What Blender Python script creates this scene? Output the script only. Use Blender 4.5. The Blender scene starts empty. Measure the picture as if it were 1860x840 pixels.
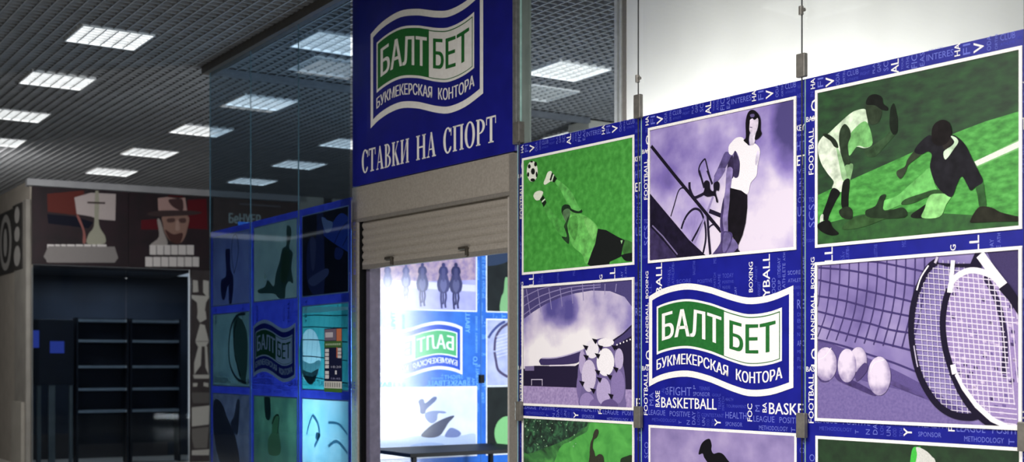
import bpy, math, random
from mathutils import Vector
from mathutils.geometry import tessellate_polygon

random.seed(4)
SC = bpy.context.scene
COL = SC.collection

# ------------------------------------------------------------------ camera, world, light, exposure
F, CX, HOR, EYE, CEIL = 2280.0, 930.0, 660.0, 1.6, 4.4      # focal length and horizon in pixels of the 1860x840 frame
cam_data = bpy.data.cameras.new('camera')
cam_data.sensor_width = 36.0
cam_data.lens = 36.0 * F / 1860.0
cam_data.shift_y = (HOR - 420.0) / 1860.0
cam_data.dof.use_dof = True
cam_data.dof.focus_distance = 6.6
cam_data.dof.aperture_fstop = 2.6
cam_data.clip_end = 200
cam = bpy.data.objects.new('camera', cam_data)
COL.objects.link(cam)
cam.location = (0, 0, EYE)
cam.rotation_euler = (math.radians(90), 0, 0)
SC.camera = cam

world = bpy.data.worlds.new('hall_ambience')
SC.world = world
world.use_nodes = True
bg = world.node_tree.nodes['Background']
bg.inputs[0].default_value = (0.88, 0.94, 1.0, 1)
bg.inputs[1].default_value = 0.46

SC.view_settings.view_transform = 'Standard'
SC.view_settings.look = 'None'
SC.view_settings.gamma = 1
SC.view_settings.use_curve_mapping = False
SC.view_settings.exposure = 0.0


def area(name, loc, size, power, color=(1, 1, 1), rot=(0, 0, 0), size_y=None, spread=180):
    l = bpy.data.lights.new(name, 'AREA')
    l.energy = power
    l.color = color
    l.shape = 'RECTANGLE' if size_y else 'SQUARE'
    l.size = size
    if size_y:
        l.size_y = size_y
    l.spread = math.radians(spread)
    o = bpy.data.objects.new(name, l)
    COL.objects.link(o)
    o.location = loc
    o.rotation_euler = rot
    return o


def point(name, loc, power, color=(1, 1, 1), r=0.08):
    l = bpy.data.lights.new(name, 'POINT')
    l.energy = power
    l.color = color
    l.shadow_soft_size = r
    o = bpy.data.objects.new(name, l)
    COL.objects.link(o)
    o.location = loc
    return o


# unseen area lights added overhead, in place of hall luminaires behind the camera
WARM = (1.0, 0.97, 0.93)
for k, (x, y, p) in enumerate([(-1.15, 3.9, 125), (0.2, 2.6, 98), (1.6, 1.3, 80), (-3.4, 3.4, 330)]):
    area('hall_fill_light', (x, y, 4.28), 1.5, p, WARM)
area('hall_fill_light', (-7.35, 16.1, 4.2), 1.0, 110, WARM, (math.radians(50), 0, math.radians(-22)))  # tilted fill added out of view to brighten the far shop front
# tube lamps inside the kiosk (behind the left door jamb)
point('kiosk_tube_light', (-1.66, 12.30, 1.65), 40, (0.80, 0.93, 1.0), 0.10)
point('kiosk_tube_light', (-1.20, 10.15, 1.15), 45, (0.72, 0.93, 1.0), 0.10)
# unseen area lights added so the glossy end wall mirrors a white wash
area('kiosk_glare_light', (2.16, 11.00, 1.45), 0.60, 175, (0.90, 0.96, 1.0), (math.radians(90), 0, math.atan2(.49, -.88) - math.pi / 2), 2.5)
area('kiosk_glare_light', (2.66, 11.24, 1.45), 0.10, 13, (0.85, 0.95, 1.0), (math.radians(90), 0, math.atan2(.49, -.88) - math.pi / 2), 2.5)
area('wall_wash_light', (0.80, 7.22, 2.62), 2.6, 28, (1.0, 0.985, 0.95), (math.radians(112), 0, math.radians(-53)), .12, 122)  # unseen area light added behind the panels to brighten the white wall

# ------------------------------------------------------------------ planes of the place


class Plane:
    """A vertical plane through p0 with horizontal direction d.  local x runs along d, local y away from the viewer, local z up."""

    def __init__(self, p0, d):
        L = math.hypot(*d)
        self.p0 = p0
        self.d = (d[0] / L, d[1] / L)
        self.ang = math.atan2(self.d[1], self.d[0])
        self.n = (-self.d[1], self.d[0])

    def at(self, px, py):
        k = (px - CX) / F
        p0, d = self.p0, self.d
        s = (k * p0[1] - p0[0]) / (d[0] - k * d[1])
        return (s, EYE + (HOR - py) * (p0[1] + d[1] * s) / F)

    def world(self, s, y=0.0, z=0.0):
        return (self.p0[0] + self.d[0] * s + self.n[0] * y, self.p0[1] + self.d[1] * s + self.n[1] * y, z)

    def tr(self, ox=0, oy=0, sc=1.0):
        return lambda pts: [self.at(ox + x / sc, oy + y / sc) for x, y in pts]


RIGHT = Plane((-1.202, 9.45), (.752, -1))      # facade with the sign, the doorway and the hung panels
LEFT = Plane((-2.88, 11.866), (.658, -1))      # glazed wing left of the doorway
ENDW = Plane((-2.88, 11.866), (1, .658))       # end wall of the kiosk, seen from inside
FAR = Plane((-7.36, 19.17), (2.45, 1.29))      # shop front across the hall
SIDE = Plane((-12.31, 26.685), (.55, -.835))     # its side, receding to the left

# ------------------------------------------------------------------ materials


def lin(c):
    return tuple(((v / 255.0) / 12.92 if v / 255.0 <= .04045 else ((v / 255.0 + .055) / 1.055) ** 2.4) for v in c)


MATS = {}


def new_mat(name):
    m = bpy.data.materials.new(name)
    m.use_nodes = True
    nt = m.node_tree
    for n in list(nt.nodes):
        nt.nodes.remove(n)
    out = nt.nodes.new('ShaderNodeOutputMaterial')
    return m, nt, out


def noise_color(nt, cols, scale, detail=3.0, distort=0.0, stretch=(1, 1, 1), lo=.3, hi=.7, grad=None):
    tc = nt.nodes.new('ShaderNodeTexCoord')
    mp = nt.nodes.new('ShaderNodeMapping')
    mp.inputs['Scale'].default_value = stretch
    nz = nt.nodes.new('ShaderNodeTexNoise')
    nz.inputs['Scale'].default_value = scale
    nz.inputs['Detail'].default_value = detail
    nz.inputs['Distortion'].default_value = distort
    rp = nt.nodes.new('ShaderNodeValToRGB')
    nt.links.new(tc.outputs['Object'], mp.inputs[0])
    nt.links.new(mp.outputs[0], nz.inputs['Vector'])
    fac = nz.outputs['Fac']
    for g in grad or []:                                  # large printed tones: (centre x, centre z, radius x, radius z, amount)
        sx = nt.nodes.new('ShaderNodeSeparateXYZ')
        nt.links.new(tc.outputs['Object'], sx.inputs[0])
        sq = []
        for ax, c0, r0 in ((0, g[0], g[2]), (2, g[1], g[3])):
            a = nt.nodes.new('ShaderNodeMath')
            a.operation = 'SUBTRACT'
            nt.links.new(sx.outputs[ax], a.inputs[0])
            a.inputs[1].default_value = c0
            b = nt.nodes.new('ShaderNodeMath')
            b.operation = 'DIVIDE'
            nt.links.new(a.outputs[0], b.inputs[0])
            b.inputs[1].default_value = r0
            d = nt.nodes.new('ShaderNodeMath')
            d.operation = 'MULTIPLY'
            nt.links.new(b.outputs[0], d.inputs[0])
            nt.links.new(b.outputs[0], d.inputs[1])
            sq.append(d.outputs[0])
        e = nt.nodes.new('ShaderNodeMath')
        e.operation = 'ADD'
        nt.links.new(sq[0], e.inputs[0])
        nt.links.new(sq[1], e.inputs[1])
        m = nt.nodes.new('ShaderNodeMapRange')
        m.interpolation_type = 'SMOOTHSTEP'
        m.inputs['From Min'].default_value = 0
        m.inputs['From Max'].default_value = 1
        m.inputs['To Min'].default_value = g[4]
        m.inputs['To Max'].default_value = 0
        nt.links.new(e.outputs[0], m.inputs['Value'])
        h = nt.nodes.new('ShaderNodeMath')
        h.operation = 'ADD'
        nt.links.new(fac, h.inputs[0])
        nt.links.new(m.outputs[0], h.inputs[1])
        fac = h.outputs[0]
    nt.links.new(fac, rp.inputs[0])
    els = rp.color_ramp.elements
    n = len(cols)
    els[0].position, els[1].position = lo, hi
    els[0].color = (*lin(cols[0]), 1)
    els[1].color = (*lin(cols[-1]), 1)
    for i in range(1, n - 1):
        e = els.new(lo + (hi - lo) * i / (n - 1))
        e.color = (*lin(cols[i]), 1)
    return rp.outputs[0]


def mottled(name, cols, scale=40.0, rough=.5, metal=0.0, detail=3.0, distort=0.0, stretch=(1, 1, 1), lo=.3, hi=.7, trans=0.0, spec=.4, grad=None):
    """Principled surface with a procedural colour variation; trans mixes in light let through from behind (printed film)."""
    key = (name, tuple(cols), str(grad), scale, rough, metal, trans, lo, hi, stretch, spec)
    if key in MATS:
        return MATS[key]
    m, nt, out = new_mat(name)
    c = noise_color(nt, cols, scale, detail, distort, stretch, lo, hi, grad)
    p = nt.nodes.new('ShaderNodeBsdfPrincipled')
    p.inputs['Roughness'].default_value = rough
    p.inputs['Metallic'].default_value = metal
    p.inputs['Specular IOR Level'].default_value = spec
    nt.links.new(c, p.inputs['Base Color'])
    if trans:
        t = nt.nodes.new('ShaderNodeBsdfTranslucent')
        nt.links.new(c, t.inputs['Color'])
        mx = nt.nodes.new('ShaderNodeMixShader')
        mx.inputs[0].default_value = trans
        nt.links.new(p.outputs[0], mx.inputs[1])
        nt.links.new(t.outputs[0], mx.inputs[2])
        nt.links.new(mx.outputs[0], out.inputs[0])
    else:
        nt.links.new(p.outputs[0], out.inputs[0])
    MATS[key] = m
    return m


def ink(r, g, b, trans=0.0, rough=.6, spec=.12):
    a = tuple(max(0, min(255, v * .94)) for v in (r, g, b))
    c = tuple(max(0, min(255, v * 1.05)) for v in (r, g, b))
    return mottled('print_ink_%d_%d_%d' % (r, g, b), [a, c], 220.0, rough, trans=trans, spec=spec)


def photo(r, g, b):
    """printed photograph tone: mottled like grain and cloth folds"""
    a = tuple(max(0, v * .80 - 2) for v in (r, g, b))
    c = tuple(min(255, v * 1.14 + 2) for v in (r, g, b))
    return mottled('print_photo_%d_%d_%d' % (r, g, b), [a, c], 24.0, .6, spec=.12, detail=6)


def soft(edge, core, tr, s0, cx, cy, rx, ry):
    """printed tone that turns from edge colour to core colour around a place in the picture"""
    a, b = tr([(cx, cy)])[0]
    ax = abs(tr([(cx + rx, cy)])[0][0] - a)
    bz = abs(tr([(cx, cy + ry)])[0][1] - b)
    return mottled('print_soft', [edge, core], 24.0, .6, spec=.12, detail=6, lo=.40, hi=1.0, grad=[(a - s0, b, ax, bz, .55)])


def glass(name, tint, ior=1.45):
    m, nt, out = new_mat(name)
    tr = nt.nodes.new('ShaderNodeBsdfTransparent')
    tr.inputs[0].default_value = (*tint, 1)
    gl = nt.nodes.new('ShaderNodeBsdfGlossy')
    gl.inputs['Roughness'].default_value = .03
    fr = nt.nodes.new('ShaderNodeFresnel')
    ge = nt.nodes.new('ShaderNodeNewGeometry')          # same reflectance on entering and leaving the sheet
    mr = nt.nodes.new('ShaderNodeMapRange')
    mr.inputs['To Min'].default_value = ior
    mr.inputs['To Max'].default_value = 1.0 / ior
    nt.links.new(ge.outputs['Backfacing'], mr.inputs['Value'])
    nt.links.new(mr.outputs[0], fr.inputs[0])
    mx = nt.nodes.new('ShaderNodeMixShader')
    nt.links.new(fr.outputs[0], mx.inputs[0])
    nt.links.new(tr.outputs[0], mx.inputs[1])
    nt.links.new(gl.outputs[0], mx.inputs[2])
    nt.links.new(mx.outputs[0], out.inputs[0])
    return m


def emit(name, color, strength):
    m, nt, out = new_mat(name)
    e = nt.nodes.new('ShaderNodeEmission')
    e.inputs[0].default_value = (*color, 1)
    e.inputs[1].default_value = strength
    nt.links.new(e.outputs[0], out.inputs[0])
    return m


WHITE = ink(240, 236, 234)
BLUE = mottled('panel_blue', [(18, 22, 124), (25, 30, 144)], 9, .4, spec=.3)
DIMWORD = ink(104, 112, 200)
DIMMER = ink(70, 78, 182)
SIGNBLUE = mottled('sign_blue', [(18, 20, 118), (25, 28, 136)], 6, .28, spec=.5)
GREEN = mottled('logo_green', [(28, 98, 40), (36, 112, 48)], 60, .45)
SIGNWHITE = mottled('sign_white', [(238, 234, 228), (246, 243, 238)], 30, .4)
GREIGE = mottled('greige_paint', [(140, 133, 124), (156, 149, 140)], 60, .55)
GREIGE_D = mottled('dark_greige_paint', [(112, 107, 101), (124, 119, 113)], 60, .5)  # darker tone of the greige paint
ALU = mottled('brushed_aluminium', [(120, 120, 118), (142, 142, 140)], 30, .35, .5)
ALU_L = mottled('pale_aluminium', [(186, 188, 186), (206, 208, 206)], 30, .35, .2)
STEEL = mottled('clamp_steel', [(104, 101, 96), (126, 122, 116)], 30, .4, .4)
DARKMETAL = mottled('dark_metal', [(30, 30, 32), (44, 44, 46)], 40, .4, .3)
BLACK = mottled('black_laminate', [(7, 7, 9), (12, 12, 15)], 40, .55, spec=.12)
PANE = glass('clear_pane', (.97, .985, .98))
TINT = glass('tinted_pane', (.66, .76, .84))
SHOPPANE = glass('shop_pane', (.72, .78, .84), 1.14)
EDGEGLASS = mottled('green_glass_edge', [(150, 190, 184), (176, 212, 206)], 20, .2)
WALLWHITE = mottled('white_wall_paint', [(226, 225, 221), (236, 235, 231)], 2.5, .6)

# ------------------------------------------------------------------ mesh helpers


def smooth(pts, n=4, closed=True):
    out = []
    m = len(pts)
    rng = range(m) if closed else range(m - 1)
    for i in rng:
        if closed:
            p0, p1, p2, p3 = pts[i - 1], pts[i], pts[(i + 1) % m], pts[(i + 2) % m]
        else:
            p0, p1, p2, p3 = pts[max(i - 1, 0)], pts[i], pts[i + 1], pts[min(i + 2, m - 1)]
        for j in range(n):
            t = j / n
            out.append(tuple(.5 * (2 * p1[k] + (p2[k] - p0[k]) * t + (2 * p0[k] - 5 * p1[k] + 4 * p2[k] - p3[k]) * t * t
                                   + (3 * p1[k] - p0[k] - 3 * p2[k] + p3[k]) * t ** 3) for k in (0, 1)))
    if not closed:
        out.append(pts[-1])
    return out


class MB:
    def __init__(self):
        self.v, self.f, self.mi, self.mats = [], [], [], []
        self.layer = 0.0

    def m(self, mat):
        if mat not in self.mats:
            self.mats.append(mat)
        return self.mats.index(mat)

    def faces(self, vs, fs, mat):
        b = len(self.v)
        self.v += [tuple(q) for q in vs]
        i = self.m(mat)
        for f in fs:
            self.f.append(tuple(b + k for k in f))
            self.mi.append(i)

    def box(self, x0, x1, y0, y1, z0, z1, mat):
        vs = [(x, y, z) for x in (x0, x1) for y in (y0, y1) for z in (z0, z1)]
        self.faces(vs, [(0, 1, 3, 2), (4, 6, 7, 5), (0, 4, 5, 1), (2, 3, 7, 6), (0, 2, 6, 4), (1, 5, 7, 3)], mat)

    def prism(self, pts, y0, y1, mat):
        """outline in (x,z) swept from y0 to y1"""
        n = len(pts)
        vs = [(p[0], y0, p[1]) for p in pts] + [(p[0], y1, p[1]) for p in pts]
        tri = tessellate_polygon([[Vector((p[0], p[1], 0)) for p in pts]])
        fs = [tuple(t) for t in tri] + [tuple(n + k for k in reversed(t)) for t in tri]
        fs += [(i, (i + 1) % n, n + (i + 1) % n, n + i) for i in range(n)]
        self.faces(vs, fs, mat)

    def flat(self, pts, mat, y=None):
        if y is None:
            self.layer -= .00012
            y = self.layer
        tri = tessellate_polygon([[Vector((p[0], p[1], 0)) for p in pts]])
        self.faces([(p[0], y, p[1]) for p in pts], [tuple(t) for t in tri], mat)

    def blob(self, pts, mat, y=None, n=4):
        self.flat(smooth(pts, n), mat, y)

    def strip(self, pts, w, mat, y=None, sm=True):
        """a printed stroke: polyline of width w (metres)"""
        if sm and len(pts) > 2:
            pts = smooth(pts, 4, False)
        if y is None:
            self.layer -= .00012
            y = self.layer
        L, R = [], []
        for i, p in enumerate(pts):
            a, b = pts[max(i - 1, 0)], pts[min(i + 1, len(pts) - 1)]
            dx, dz = b[0] - a[0], b[1] - a[1]
            q = math.hypot(dx, dz) or 1
            nx, nz = -dz / q * w / 2, dx / q * w / 2
            L.append((p[0] + nx, y, p[1] + nz))
            R.append((p[0] - nx, y, p[1] - nz))
        n = len(pts)
        self.faces(L + R, [(i, i + 1, n + i + 1, n + i) for i in range(n - 1)], mat)

    def disc(self, c, rx, rz, mat, y=None, n=28, a0=0, a1=2 * math.pi):
        self.flat([(c[0] + rx * math.cos(a0 + (a1 - a0) * i / n), c[1] + rz * math.sin(a0 + (a1 - a0) * i / n)) for i in range(n)], mat, y)

    def frame(self, pts_out, w, mat, y=None):
        x0, z0, x1, z1 = pts_out
        if y is None:
            self.layer -= .00012
            y = self.layer
        vs = [(x0, y, z0), (x1, y, z0), (x1, y, z1), (x0, y, z1), (x0 + w, y, z0 + w), (x1 - w, y, z0 + w), (x1 - w, y, z1 - w), (x0 + w, y, z1 - w)]
        self.faces(vs, [(0, 1, 5, 4), (1, 2, 6, 5), (2, 3, 7, 6), (3, 0, 4, 7)], mat)

    def cyl(self, a, b, r, mat, n=10):
        a, b = Vector(a), Vector(b)
        d = (b - a).normalized()
        u = d.orthogonal().normalized()
        w = d.cross(u)
        vs = []
        for c in (a, b):
            vs += [tuple(c + (u * math.cos(2 * math.pi * i / n) + w * math.sin(2 * math.pi * i / n)) * r) for i in range(n)]
        fs = [(i, (i + 1) % n, n + (i + 1) % n, n + i) for i in range(n)] + [tuple(range(n - 1, -1, -1)), tuple(range(n, 2 * n))]
        self.faces(vs, fs, mat)

    def build(self, name, parent=None, bevel=0.0, mesh_only=False):
        me = bpy.data.meshes.new(name)
        me.from_pydata(self.v, [], self.f)
        for m in self.mats:
            me.materials.append(m)
        me.polygons.foreach_set('material_index', self.mi)
        me.update()
        if mesh_only:
            return me
        o = bpy.data.objects.new(name, me)
        COL.objects.link(o)
        if parent:
            o.parent = parent
        if bevel:
            b = o.modifiers.new('bevel', 'BEVEL')
            b.width = bevel
            b.segments = 2
            b.limit_method = 'ANGLE'
        return o


def tag(o, label, cat, group=None):
    o['label'] = label
    o['category'] = cat
    if group:
        o['group'] = group
    return o


def thing(name, label, cat, plane=None, s=0.0, y=0.0, z=0.0, group=None, loc=None, rot=0.0):
    o = bpy.data.objects.new(name, None)
    COL.objects.link(o)
    o.empty_display_size = .1
    if plane:
        o.location = plane.world(s, y, z)
        o.rotation_euler = (0, 0, plane.ang)
    else:
        o.location = loc
        o.rotation_euler = (0, 0, rot)
    return tag(o, label, cat, group)


def struct(mb, name, plane=None, s=0.0, z=0.0, bevel=0.0):
    o = mb.build(name, None, bevel)
    o['kind'] = 'structure'
    if plane:
        o.location = plane.world(s, 0, z)
        o.rotation_euler = (0, 0, plane.ang)
    return o


# ------------------------------------------------------------------ lettering
TXT = {}


def text_mesh(body, bold=.0):
    key = (body, bold)
    if key not in TXT:
        c = bpy.data.curves.new('lettering', 'FONT')
        c.body = body
        c.resolution_u = 2
        c.offset = bold
        o = bpy.data.objects.new('lettering', c)
        COL.objects.link(o)
        bpy.context.view_layer.update()
        me = bpy.data.meshes.new_from_object(o.evaluated_get(bpy.context.evaluated_depsgraph_get()))
        vs = [(v.co.x, v.co.y) for v in me.vertices]
        fs = [tuple(p.vertices) for p in me.polygons]
        x0, x1 = min(v[0] for v in vs), max(v[0] for v in vs)
        vs = [((v[0] - x0) / (x1 - x0), v[1] / .729) for v in vs]
        TXT[key] = (vs, fs)
        bpy.data.objects.remove(o)
        bpy.data.curves.remove(c)
        bpy.data.meshes.remove(me)
    return TXT[key]


def put_text(mb, body, x, z, w, h, mat, y, bold=.0, vertical=False, fn=None, flip=None):
    """text of width w and capital height h from (x,z); vertical text reads upwards; fn bends; flip mirrors about s=flip"""
    vs, fs = text_mesh(body)
    for k in ((-1, 0, 1) if bold > .01 else (0,)):          # heavier strokes: the same letters set side by side
        b = k * bold * h
        out = []
        for u, v in vs:
            p = (x - v * h, z + u * w + b) if vertical else (x + u * w + b, z + v * h)
            if fn:
                p = fn(*p)
            if flip is not None:
                p = (flip - p[0], p[1])
            out.append((p[0], y - .00004 * k, p[1]))
        mb.faces(out, fs, mat)


# ------------------------------------------------------------------ the wavy logo (drawn 1.01 wide, base 0.493 high)
WAVE = [(0, 0), (.087, .032), (.205, .053), (.314, .055), (.453, .030), (.529, .008), (.62, -.018), (.722, -.037), (.858, -.028), (1, .010)]


def wave(u):
    u = max(0.0, min(1.0, u))
    for i in range(len(WAVE) - 1):
        if u <= WAVE[i + 1][0]:
            p0, p1, p2, p3 = WAVE[max(i - 1, 0)], WAVE[i], WAVE[i + 1], WAVE[min(i + 2, len(WAVE) - 1)]
            t = (u - p1[0]) / (p2[0] - p1[0])
            m1 = (p2[1] - p0[1]) / (p2[0] - p0[0]) * (p2[0] - p1[0])
            m2 = (p3[1] - p1[1]) / (p3[0] - p1[0]) * (p2[0] - p1[0])
            return (2 * t ** 3 - 3 * t * t + 1) * p1[1] + (t ** 3 - 2 * t * t + t) * m1 + (-2 * t ** 3 + 3 * t * t) * p2[1] + (t ** 3 - t * t) * m2
    return WAVE[-1][1]


def logo(mb, x0, z0, k, blue, white, green, y=-.001, flip=None, dy=.0006):
    def fn(a, b):
        return (x0 + a * k, z0 + (b + wave(a / 1.01)) * k)

    def band(a0, a1, v0, v1, mat, yy, n=28):
        vs, fs = [], []
        for i in range(n + 1):
            a = a0 + (a1 - a0) * i / n
            for v in (v0, v1):
                p = fn(a, v)
                if flip is not None:
                    p = (flip - p[0], p[1])
                vs.append((p[0], yy, p[1]))
        for i in range(n):
            fs.append((2 * i, 2 * i + 2, 2 * i + 3, 2 * i + 1))
        mb.faces(vs, fs, mat)
    band(0, 1.01, 0, .493, white, y)
    band(.026, .984, .033, .460, blue, y - dy)
    band(.062, .940, .150, .410, white, y - 2 * dy)
    band(.074, .558, .163, .398, green, y - 3 * dy)
    band(.558, .928, .391, .396, green, y - 3 * dy)
    band(.558, .928, .162, .166, green, y - 3 * dy)
    band(.923, .928, .164, .394, green, y - 3 * dy, 2)
    put_text(mb, 'БАЛТ', .108, .213, .428, .145, white, y - 4 * dy, .03, fn=fn, flip=flip)
    put_text(mb, 'БЕТ', .600, .213, .296, .145, green, y - 4 * dy, .03, fn=fn, flip=flip)
    put_text(mb, 'БУКМЕКЕРСКАЯ', .064, .066, .522, .056, white, y - 4 * dy, .035, fn=fn, flip=flip)
    put_text(mb, 'КОНТОРА', .642, .066, .300, .056, white, y - 4 * dy, .035, fn=fn, flip=flip)


# ------------------------------------------------------------------ the word print shared by every panel (x from the panel's left edge)
WORDS = []      # (text, vertical, x, z, w, h, tone)


def z_(ox, oy, sc):
    return lambda x, y: (ox + x / sc, oy + y / sc)


def V(zf, s_off, body, xb, xc, yb, yt, tone):
    a = RIGHT.at(*zf(xb, yb))
    b = RIGHT.at(*zf(xb, yt))
    c = RIGHT.at(*zf(xc, yb))
    WORDS.append((body, True, a[0] - s_off, a[1], b[1] - a[1], a[0] - c[0], tone))


def H(zf, s_off, body, x0, x1, yb, yt, tone):
    a = RIGHT.at(*zf(x0, yb))
    b = RIGHT.at(*zf(x1, yb))
    c = RIGHT.at(*zf(x0, yt))
    WORDS.append((body, False, a[0] - s_off, a[1], b[0] - a[0], c[1] - a[1], tone))


S1, S2, S3, S4 = 2.058, 3.182, 4.326, 5.470
q = z_(1470, 40, 4.769)
for a in [('HA', 50, 10, 575, 488, 2), ('FI', 122, 70, 560, 478, 1), ('V', 215, 138, 550, 468, 2), ('ODA', 262, 228, 545, 440, 1), ('ORTIN', 312, 290, 530, 425, 1),
          ('PLA', 570, 548, 445, 362, 1), ('GAM', 622, 588, 430, 350, 1), ('SC', 685, 642, 420, 340, 1), ('AL', 775, 705, 438, 318, 2), ('TOUR', 815, 798, 410, 306, 1),
          ('ATHL', 865, 838, 400, 290, 1), ('FIC', 935, 882, 395, 278, 1), ('EAS', 998, 957, 378, 258, 1), ('HA', 1308, 1255, 290, 182, 2), ('FI', 1395, 1328, 275, 182, 1),
          ('V', 1512, 1418, 252, 165, 2), ('ODA', 1575, 1537, 245, 118, 1), ('ORTIN', 1632, 1608, 235, 105, 1)]:
    V(q, S3, *a)
for a in [('CLUB', 328, 428, 472, 425, 1), ('ATHLETE', 330, 425, 515, 492, 0), ('TODAY', 445, 525, 418, 396, 0), ('FIGHT', 443, 525, 466, 438, 0),
          ('INTERES', 1017, 1250, 340, 282, 1), ('ATHLETE', 1030, 1160, 262, 242, 0), ('CLUB', 1655, 1785, 165, 105, 1), ('ATHLETE', 1658, 1780, 210, 184, 0), ('FIGHT', 1805, 1848, 152, 120, 0)]:
    H(q, S3, *a)
q = z_(1460, 130, 2.5454)
for a in [('FOOTBALL', 46, 22, 475, 262, 2), ('LO', 70, 32, 215, 125, 2), ('SCS', 52, 22, 720, 612, 1), ('IN', 46, 30, 115, 92, 0)]:
    V(q, S3, *a)
H(q, S3, 'BAS', 12, 50, 235, 210, 2)
H(q, S3, 'TO', 24, 48, 606, 582, 1)
H(q, S3, 'TODAY', 8, 50, 792, 776, 0)
q = z_(1460, 440, 2.5454)
for a in [('HANDBALL', 50, 32, 450, 238, 2), ('BOXING', 50, 32, 215, 70, 2), ('LO', 70, 32, 575, 492, 2), ('FOOTBALL', 46, 21, 838, 612, 2)]:
    V(q, S3, *a)
H(q, S3, 'BAS', 12, 50, 600, 575, 2)
q = z_(1460, 740, 4.65)
V(q, S3, 'SCO', 92, 45, 560, 400, 1)
q = z_(1160, 160, 5.2516)
for a in [('ARK', 1508, 1580, 100, 55, 0), ('KEY', 1505, 1583, 415, 355, 2), ('MAN', 1508, 1580, 470, 442, 1), ('HT', 1510, 1582, 600, 508, 1), ('ET', 1512, 1590, 745, 640, 2), ('VE', 1515, 1585, 820, 775, 1),
          ('DANCE', 1510, 1585, 190, 165, 0), ('FUN', 1510, 1585, 255, 225, 0), ('KEYS', 1510, 1585, 315, 285, 0)]:
    H(q, S2, *a)
q = z_(1160, 310, 4.4226)
for a in [('FUN', 1325, 1288, 195, 60, 1), ('GAME', 1335, 1318, 610, 452, 1), ('GAME', 1338, 1318, 838, 690, 1), ('BALLETTAB', 455, 435, 838, 725, 0), ('DAY', 262, 245, 838, 770, 0), ('ATH', 288, 270, 800, 740, 0),
          ('MG', 625, 600, 745, 700, 0), ('TODAY', 1140, 1115, 838, 700, 1), ('ATH', 1180, 1160, 725, 660, 1)]:
    V(q, S2, *a)
for a in [('CO', 1280, 1332, 260, 215, 1), ('UE', 1278, 1335, 372, 288, 1), ('NTA', 1280, 1335, 428, 402, 0), ('SCORE', 1198, 1300, 838, 805, 1)]:
    H(q, S2, *a)
q = z_(1160, 490, 4.2)
V(z_(0, 0, 1), S2, 'YBALL', 1398.5, 1385, 540, 462, 2)
V(z_(0, 0, 1), S2, 'YBALL', 1202.5, 1191, 552, 477, 2)
V(z_(0, 0, 1), S2, 'BOXING', 1367.6, 1360, 531, 476, 2)
for a in [('GAME', 625, 605, 150, 32, 0), ('MATCH', 590, 572, 130, 25, 0), ('DAY', 750, 730, 195, 130, 1), ('OOD', 1045, 1015, 185, 62, 1), ('CUP', 1085, 1062, 160, 80, 1), ('ATHLETE', 1120, 1096, 140, -50, 1),
          ('TODAY', 240, 222, 130, 0, 0), ('ATHLETE', 272, 254, 110, -40, 0), ('TARGET', 905, 888, 100, -30, 0), ('WINGET', 930, 908, 205, 90, 0), ('LL', 100, 80, 180, 110, 0), ('BEST', 1085, 1062, 60, -40, 0)]:
    V(q, S2, *a)
for a in [('SCORE', 290, 400, 106, 76, 0), ('POSITIVE', 450, 562, 106, 76, 0), ('TODAY', 640, 725, 65, 30, 0), ('POSITIVE', 640, 725, 108, 85, 0), ('MEASURE', 640, 700, 150, 125, 0), ('SCORE', 1140, 1235, 42, 10, 1), ('ATHLETIC', 1140, 1265, 100, 70, 1),
          ('PLEASURE', 1170, 1268, 152, 126, 0), ('IS IN', 1210, 1268, 200, 172, 0), ('RE', 1210, 1270, 300, 225, 1), ('DIN', 1212, 1268, 358, 328, 0), ('BE', 1212, 1268, 408, 375, 0), ('HOW', 1212, 1268, 452, 425, 0), ('N N', 1212, 1268, 510, 480, 0),
          ('ARC', 1210, 1272, 585, 540, 1), ('MEN', 1212, 1268, 640, 612, 0), ('FUN', 1212, 1268, 700, 668, 0), ('MEN', 1212, 1268, 762, 735, 0)]:
    H(q, S2, *a)
q = z_(1160, 670, 4.942)
for a in [('BASE', 190, 150, 345, 202, 2), ('FOC', 1020, 975, 475, 318, 2), ('BA', 1150, 1110, 395, 308, 2), ('Y', 738, 680, 518, 455, 2), ('MA', 135, 95, 335, 215, 1), ('N', 460, 430, 505, 465, 1), ('DAY', 510, 478, 505, 385, 1),
          ('LOGY', 550, 526, 505, 385, 0), ('UN', 598, 568, 515, 442, 1), ('OOD', 636, 610, 520, 455, 0), ('TCH', 680, 655, 520, 455, 0), ('AL', 232, 205, 220, 170, 0), ('GA', 270, 240, 235, 165, 1), ('P', 512, 490, 185, 150, 1),
          ('M', 1088, 1045, 388, 330, 1), ('FUN', 1500, 1456, 680, 555, 1), ('TEAM', 740, 715, 370, 265, 0), ('MATCH', 770, 748, 375, 255, 0), ('T', 385, 360, 500, 470, 1), ('T', 1408, 1368, 575, 530, 1)]:
    V(q, S2, *a)
for a in [('FIGHT', 280, 475, 240, 160, 1), ('SPONSOR', 490, 642, 247, 208, 1), ('BASKETBALL', 205, 700, 350, 252, 2), ('LEAGUE', 90, 240, 415, 367, 1), ('POSITIVE', 280, 462, 427, 378, 1), ('CONTESTANT', 565, 765, 432, 398, 0),
          ('HEALTH', 780, 970, 446, 386, 1), ('LEAGUE', 1032, 1220, 476, 420, 1), ('POSITIV', 1265, 1455, 488, 432, 1), ('BASKE', 1172, 1478, 408, 300, 2), ('METHODOLOGY', 122, 340, 472, 442, 0),
          ('METHODOLOGY', 1082, 1340, 550, 508, 1), ('SPONSOR', 780, 932, 515, 477, 1), ('TOURNAMENT', 790, 968, 350, 322, 0), ('HEALTH', 780, 850, 290, 262, 0), ('TENNIS', 545, 640, 195, 160, 0), ('GOLF', 660, 740, 250, 225, 0), ('CO', 1447, 1500, 757, 708, 1)]:
    H(q, S2, *a)


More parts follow.
